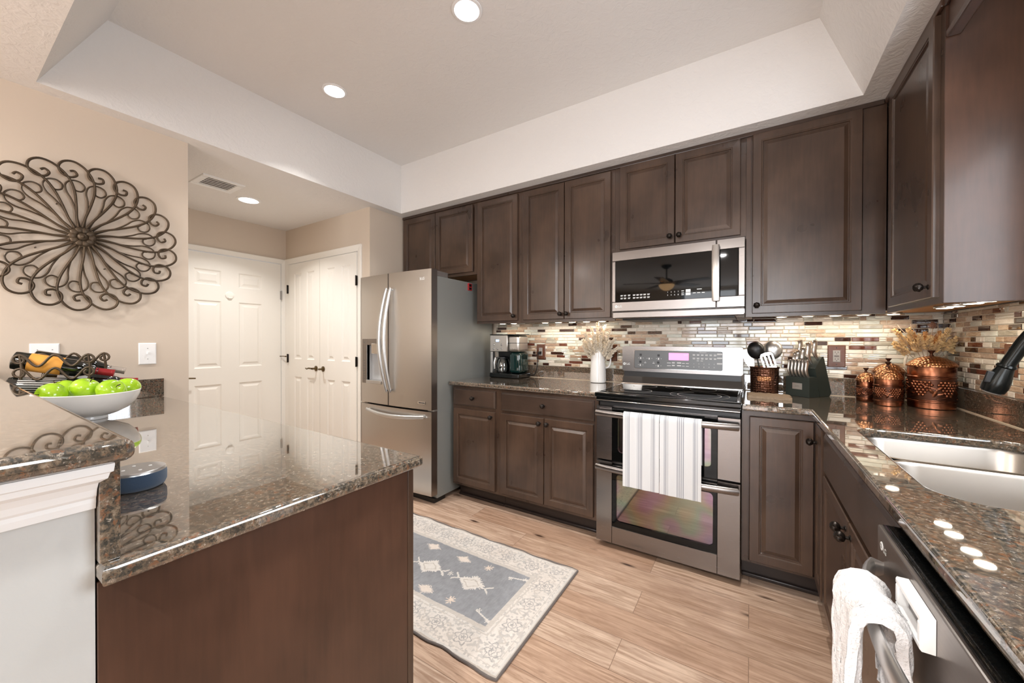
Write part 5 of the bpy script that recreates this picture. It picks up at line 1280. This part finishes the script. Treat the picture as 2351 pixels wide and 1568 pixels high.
def rugcol(u, v):
    """u along the length from the right end, v across from the middle"""
    half = (RY1_-RY0_)/2; e = min(u, RL-u, half-abs(v)); wv = vn(u*210, v*60, 1)*.5+vn(u*40, v*40, 2)*.5
    if e < .022: return cream*(.80+.2*wv) if e > .010 else taupe*1.05
    if e < .165+.0:
        # border: guard stripes and rosettes
        if .034 < e < .038 or .148 < e < .153: return taupe.lerp(cream, .45)
        s_ = u if (half-abs(v)) == e else v+3; p = (s_/.155) % 1.0-.5; q = (e-.092)/.155
        rr = math.hypot(p, q); a_ = math.atan2(q, p)
        ros = abs(rr-.22*(1+.22*math.cos(6*a_))) < .022 or rr < .06*(1+.4*math.cos(5*a_)) or abs(rr-.12) < .015
        vine = abs(q-.18*math.sin(p*2*PI*2)) < .030 and rr > .26
        spk = vn(u*110+3, v*110, 5) > .60 and rr > .2
        base = cream.lerp(blush, .35*vn(u*9, v*9, 7))
        if ros: return base.lerp(dk, .42+.3*wv)
        if vine: return base.lerp(taupe, .55)
        if spk: return base.lerp(dk, .22+.25*wv)
        return base*(.94+.1*wv)
    if e < .188: return cream.lerp(taupe, .38+.3*((u*90+v*90) % 1 > .6)*1)
    fade = vn(u*5, v*5, 9); base = field.lerp(dk, .5*fade)*(.86+.3*wv)
    for k_, mx, my in motifs:
        x_, y_ = u-mx+.010*(vn(u*60, v*60, 11)-.5), v-my+.010*(vn(u*60, v*60, 12)-.5)
        if abs(x_) > .13 or abs(y_) > .11: continue
        if k_ == 'm' and abs(x_)/.085+abs(y_)/.060 < 1+.10*math.sin(28*math.atan2(y_, x_)): return cream.lerp(taupe, .75 if .50 < abs(x_)/.085+abs(y_)/.060 < .62 else .08)
        if k_ == 'm' and .085 < abs(x_) < .118 and abs(abs(y_)-(abs(x_)-.085)*.8) < .006: return cream*.9
        if k_ == 's' and star(x_, y_, 8, .028): return blush
        if k_ == 'd' and star(x_, y_, 6, .016): return cream*.85
        if k_ == 't' and abs(x_)/.05+abs(y_)/.032 < 1+.2*math.sin(30*math.atan2(y_, x_)): return blush.lerp(cream, .4)
    for sx, sy in ((.235, 1), (.235, -1), (RL-.235, 1), (RL-.235, -1)):
        x_, y_ = u-sx, v*sy-.155
        if abs(x_) < .05 and abs(y_) < .045 and (abs(y_+.3*x_) < .004 or star(x_-.035, y_+.02, 5, .014) or star(x_+.035, y_-.015, 5, .016)): return cream*.95
    return base
t = thing('rug', 'faded grey and cream patterned runner rug on the plank floor', 'rug', (RX_-RL/2, 1.52, 0))
b = B(); nu, nv = 600, 230
hgt = lambda u, v: .0065+.0012*math.sin(u*23+v*3)+.0035*max(0, abs(v)/.3875-.9)*10*max(0, math.sin(u*17+1))*.5
edge = lambda u, v: .004*math.sin(u*19)+.003*math.sin(u*41)
b.grid(lambda i, j: (RX_-RL*i, (RY0_+RY1_)/2+(j-.5)*(RY1_-RY0_)+(edge(i*RL, 0)*(2*j-1)), hgt(i*RL, (j-.5)*(RY1_-RY0_))), nu, nv)
b.bm.normal_update(); cl = b.bm.loops.layers.float_color.new('col'); vv = b.bm.verts
for f in b.bm.faces:
    c_ = f.calc_center_median(); k_ = rugcol(RX_-c_.x, c_.y-(RY0_+RY1_)/2)
    for l_ in f.loops: l_[cl] = (k_[0], k_[1], k_[2], 1)
bmesh.ops.reverse_faces(b.bm, faces=b.bm.faces)
b.obj('pile', 'rug', t)
b = B(); N_ = 60; P = []
ym = (RY0_+RY1_)/2; hw_ = (RY1_-RY0_)/2
for k in range(N_): u = RL*k/N_; P.append((RX_-u, ym-hw_-edge(u, 0), .0055))
for k in range(20): P.append((RX_-RL, ym-hw_+2*hw_*k/20, .0055))
for k in range(N_): u = RL*(1-k/N_); P.append((RX_-u, ym+hw_+edge(u, 0), .0055))
for k in range(20): P.append((RX_, ym+hw_-2*hw_*k/20, .0055))
b.tube(P, .0052, 8, closed=True); b.obj('binding', 'rug_edge', t)
# ================================================================== LEFT SIDE: wall art, switches, fruit, wine, speaker
ac = Vector((WL+.022, .453, 1.772)); RA = .372
t = thing('wall_art', 'round bronze scrollwork medallion hung on the beige wall', 'wall art', ac)
fa = lambda r, s_, th, d=0.0: ac+Vector((d, RA*(r*math.cos(th)-s_*math.sin(th)), RA*(r*math.sin(th)+s_*math.cos(th))))
outer = [(.13, -.005), (.26, -.035), (.42, -.085), (.58, -.125), (.72, -.135), (.84, -.105), (.94, -.04), (.99, .05), (.965, .14), (.885, .185), (.80, .155), (.775, .08), (.815, .025), (.865, .045), (.855, .085)]
inner = [(.12, .005), (.24, .02), (.38, .03), (.50, .055), (.60, .090), (.69, .085), (.745, .025), (.735, -.05), (.675, -.085), (.615, -.055), (.615, .0), (.655, .015)]
NP = 21
for k in range(NP):
    th = 2*PI*k/NP+.10
    B().tube(smooth_path([fa(r, s_, th, .006) for r, s_ in outer], 4), .0052, 8).obj('scroll', 'iron', t)
    B().tube(smooth_path([fa(r, s_, th+PI/NP*.4, .0) for r, s_ in inner], 4), .0037, 7).obj('inner_scroll', 'iron', t)
b = B(); b.lathe([(0, -.004), (.05, -.004), (.052, .004), (.046, .008), (0, .008)], ac, 32, axis=(1, 0, 0))
for k in range(10):
    th = 2*PI*k/10; c_ = ac+Vector((.008, .033*math.cos(th), .033*math.sin(th))); b.sphere(c_, .0155, 0, 14, (.45, 1, 1))
b.sphere(ac+Vector((.011, 0, 0)), .019, 0, 18, (.6, 1, 1)); b.sphere(ac+Vector((.019, 0, 0)), .008, 0, 12, (.9, 1, 1)); b.obj('rosette', 'iron', t)
b = B()
for k in range(4):
    th = 2*PI*k/4+.5; b.cyl(fa(.45, 0, th, -.0215), fa(.45, 0, th, .0), .003, None, 8)
b.obj('wall_standoffs', 'iron', t)
def switch(label, y, z, hw_, n):
    fr = FXp(WL+.0002); t = thing('switch_plate', label, 'switch plate', fr(y, z), None)
    B().rings(fr, y-hw_, y+hw_, z-.060, z+.060, [(0, 0), (0, .003), (.004, .006)]).obj('cover_plate', 'plastic_white', t)
    b = B(); b2 = B()
    for k in range(n):
        u = y+(k-(n-1)/2)*.046
        b.rings(fr, u-.0055, u+.0055, z-.012, z+.012, [(0, .006), (0, .0065)]); b.box(WL+.006, WL+.0145, u-.0035, u+.0035, z-.002, z+.009, .001)
        for dv in (.03, -.03): b2.lathe([(.0025, .006), (.002, .0068), (0, .0068)], fr(u, z+dv), 8, axis=(1, 0, 0))
    b.obj('toggle', 'plastic_white', t); b2.obj('screws', 'grey_plastic', t)
switch('white single light switch near the wall corner, under the medallion', .700, 1.176, .037, 1)
switch('wide white switch plate behind the wine rack', .334, 1.176, .046, 2)
# fruit bowl and apples
bc = Vector((-2.285, .385, C)); bd = Vector((-.24, .97, 0)).normalized(); bp = Vector((.97, .24, 0)).normalized()
t = thing('fruit_bowl', 'long white boat-shaped bowl of green apples on the peninsula', 'bowl', bc)
b = B(); prof = [(.0, .0006), (.32, .0006), (.33, .004), (.31, .012), (.50, .020), (.74, .038), (.90, .064), (.975, .090), (1.0, .108), (.985, .1105), (.955, .102), (.86, .070), (.70, .046), (.46, .028), (0, .024)]
rows = []
for r_, z in prof:
    if r_ == 0: rows.append([b.bm.verts.new(bc+Vector((0, 0, z)))])
    else: rows.append([b.bm.verts.new(bc+bd*(.152*r_*math.cos(2*PI*k/48)+0)+bp*(.125*r_*math.sin(2*PI*k/48))+Vector((0, 0, z+.004*r_*r_*math.cos(2*PI*k/48)**2))) for k in range(48)])
for a_, c_ in zip(rows, rows[1:]):
    for k in range(48):
        k2 = (k+1) % 48; vs_ = [a_[0], c_[k2], c_[k]] if len(a_) == 1 else ([a_[k], a_[k2], c_[0]] if len(c_) == 1 else [a_[k], a_[k2], c_[k2], c_[k]])
        f = b.bm.faces.new(vs_); f.smooth = True
b.obj('bowl_body', 'ceramic', t, False, True)
ag = 'green apples in the white bowl'
ap = thing('apple', 'large green apple with its stem up, in the middle of the bowl', 'apple', bc, ag)
def aprof(th, ph): return 1-.10*math.exp(-(th/.42)**2*2)*2.6+.03*math.cos(5*ph)*max(0, math.cos(PI-th))*.6-.10*math.exp(-((PI-th)/.4)**2*2)
B().sphere((0, 0, 0), .0455, 0, 32, (1.04, 1.04, .93), aprof).obj('apple_flesh', 'apple', ap, True)
B().tube([(0, 0, .028), (.001, 0, .040), (.004, .001, .050)], [.0016, .0018, .0026], 6).obj('stem', 'stem', ap, True)
def put(o, p, tilt): o.location = p; o.rotation_euler = tilt; WO[o.name] = Vector(p)
put(ap, (-2.300, .372, 1.055), (R(-14), R(24), .3))
for lab, p, tl in (('green apple at the near left end of the bowl, lying on its side', (-2.268, .278, 1.042), (R(70), R(50), 0)), ('green apple in front at the right of the bowl, stem towards the camera', (-2.226, .432, 1.046), (R(20), R(52), .8)), ('green apple at the far right end of the bowl', (-2.306, .494, 1.044), (R(-30), R(10), 2)), ('green apple at the back left of the bowl, behind the others', (-2.386, .325, 1.045), (R(20), R(-30), 1))):
    put(dup(ap, (0, 0, 0), lab), p, tl)
# wine rack with bottles
t = thing('wine_rack', 'wrought iron scroll wine rack on the peninsula, against the wall', 'wine rack', (-2.62, .38, C))
rd_ = Vector((.45, .89, 0)).normalized(); rn_ = Vector((-.89, .45, 0)).normalized(); rc_ = Vector((-2.485, .316, 0))
def wave(off, z, n=2, amp=.024, r=.0048, half=.098):
    """scroll rail: a wavy rod with a curl at both ends, in an upright plane"""
    P = []; k0 = 26
    for k in range(k0+1): s_ = -half+2*half*k/k0; P.append((s_, z-amp*math.sin(PI*.5+2*PI*n*(k/k0))*-1))
    def curl(sx):
        e = P[0] if sx < 0 else P[-1]; out = []
        for k in range(1, 13):
            a_ = PI*1.85*k/12; q = .020*(1-.5*k/12); out.append((e[0]+sx*q*math.sin(a_), e[1]-.020+.0+q*math.cos(a_)+.0))
        return out
    pts = curl(-1)[::-1]+P+curl(1)
    return B().tube([rc_+rn_*off+rd_*s_+Vector((0, 0, zz)) for s_, zz in pts], r, 8)
for off in (0, .165):
    wave(off, 1.168).obj('upper_rail', 'iron', t)
    if off == 0: wave(off, 1.112).obj('lower_rail', 'iron', t)
    for e in (-.098, .098):
        q = rc_+rn_*off+rd_*e; B().tube(smooth_path([q+Vector((0, 0, 1.19)), q+rd_*.006+Vector((0, 0, 1.12)), q-rd_*.005+Vector((0, 0, 1.04)), q+rd_*.004+Vector((0, 0, .97)), q+Vector((0, 0, C+.005))]), .0048, 8).obj('leg', 'iron', t)
for e in (-.098, .098): B().cyl(rc_+rd_*e+Vector((0, 0, .985)), rc_+rd_*e+rn_*.165+Vector((0, 0, .985)), .004).obj('cross_bar', 'iron', t)
BOT = [(0, 0), (.030, 0), (.0365, .004), (.0375, .012), (.0375, .175), (.034, .195), (.024, .220), (.0160, .240), (.0145, .290), (.0155, .291), (.0155, .298), (.0, .298)]
def bottle(label, base, tip, foil, lab, group='wine bottles in the iron rack'):
    base, tip = Vector(base), Vector(tip); ax = (tip-base).normalized(); o = thing('wine_bottle', label, 'wine bottle', base, group)
    B().lathe(BOT, base, 28, axis=ax).obj('glass', 'bottle', o)
    B().lathe([(.0163, .238), (.0158, .246), (.0158, .290), (.0166, .291), (.0166, .2992), (0, .2995)], base, 24, axis=ax).obj('foil_cap', foil, o)
    if lab == 'rays':
        b = B()
        for k in range(26):
            a_ = 2*PI*k/26; q = Vector((0, 0, 1)).rotation_difference(ax); e = .06
            for z0, z1 in ((.03, .16),): b.quad([base+q @ Vector((.0379*math.cos(a_-e), .0379*math.sin(a_-e), z0)), base+q @ Vector((.0379*math.cos(a_+e), .0379*math.sin(a_+e), z0)), base+q @ Vector((.0379*math.cos(a_+e*.5), .0379*math.sin(a_+e*.5), z1)), base+q @ Vector((.0379*math.cos(a_-e*.5), .0379*math.sin(a_-e*.5), z1))])
        b.obj('striped_label', 'lab_white', o)
    elif lab: B().lathe([(.0377, .045), (.0380, .046), (.0380, .140), (.0377, .141)], base, 28, axis=ax).obj('paper_label', lab, o)
    return o
bottle('dark wine bottle with orange label and red foil, front of the top row', (-2.575, .215, 1.172), (-2.488, .500, 1.098), 'foil_red', 'lab_orange')
bottle('dark wine bottle with silver foil, back of the top row', (-2.735, .285, 1.172), (-2.655, .565, 1.098), 'foil_silver', None)
bottle('dark wine bottle with dark red foil, back of the lower row', (-2.635, .30, 1.078), (-2.553, .578, 1.052), 'foil_red', 'lab_white')
bottle('black wine bottle with white striped label, front of the lower row', (-2.562, .200, 1.068), (-2.480, .480, 1.040), 'foil_silver', 'rays')
# smart speaker
ec = Vector((-1.15, .262, C))
t = thing('smart_speaker', 'round blue-grey smart speaker on the peninsula counter', 'speaker', ec)
B().lathe([(0, .0006), (.040, .0006), (.046, .004), (.0495, .012), (.0500, .028), (.0490, .0365)], ec, 48).obj('cloth_side', 'echo_fabric', t)
B().lathe([(.0490, .0365), (.0478, .0412), (.0465, .0425)], ec, 48).obj('light_ring', 'alu', t)
B().lathe([(.0465, .0425), (.0440, .0428), (0, .0428)], ec, 40).obj('top_plate', 'echo_top', t)
b = B()
for dx, dy in ((.022, .0), (-.022, 0), (0, .022), (0, -.022)): b.lathe([(.0035, .0429), (.003, .0437), (0, .0437)], ec+Vector((dx, dy, 0)), 10)
b.obj('buttons', 'mark', t)
B().tube(smooth_path([ec+Vector((-.043, .02, .016)), ec+Vector((-.068, .045, .022)), ec+Vector((-.10, .05, .010)), ec+Vector((-.16, .02, .004)), ec+Vector((-.24, -.06, .004))]), .0032, 8).obj('power_cord', 'black_rubber', t)
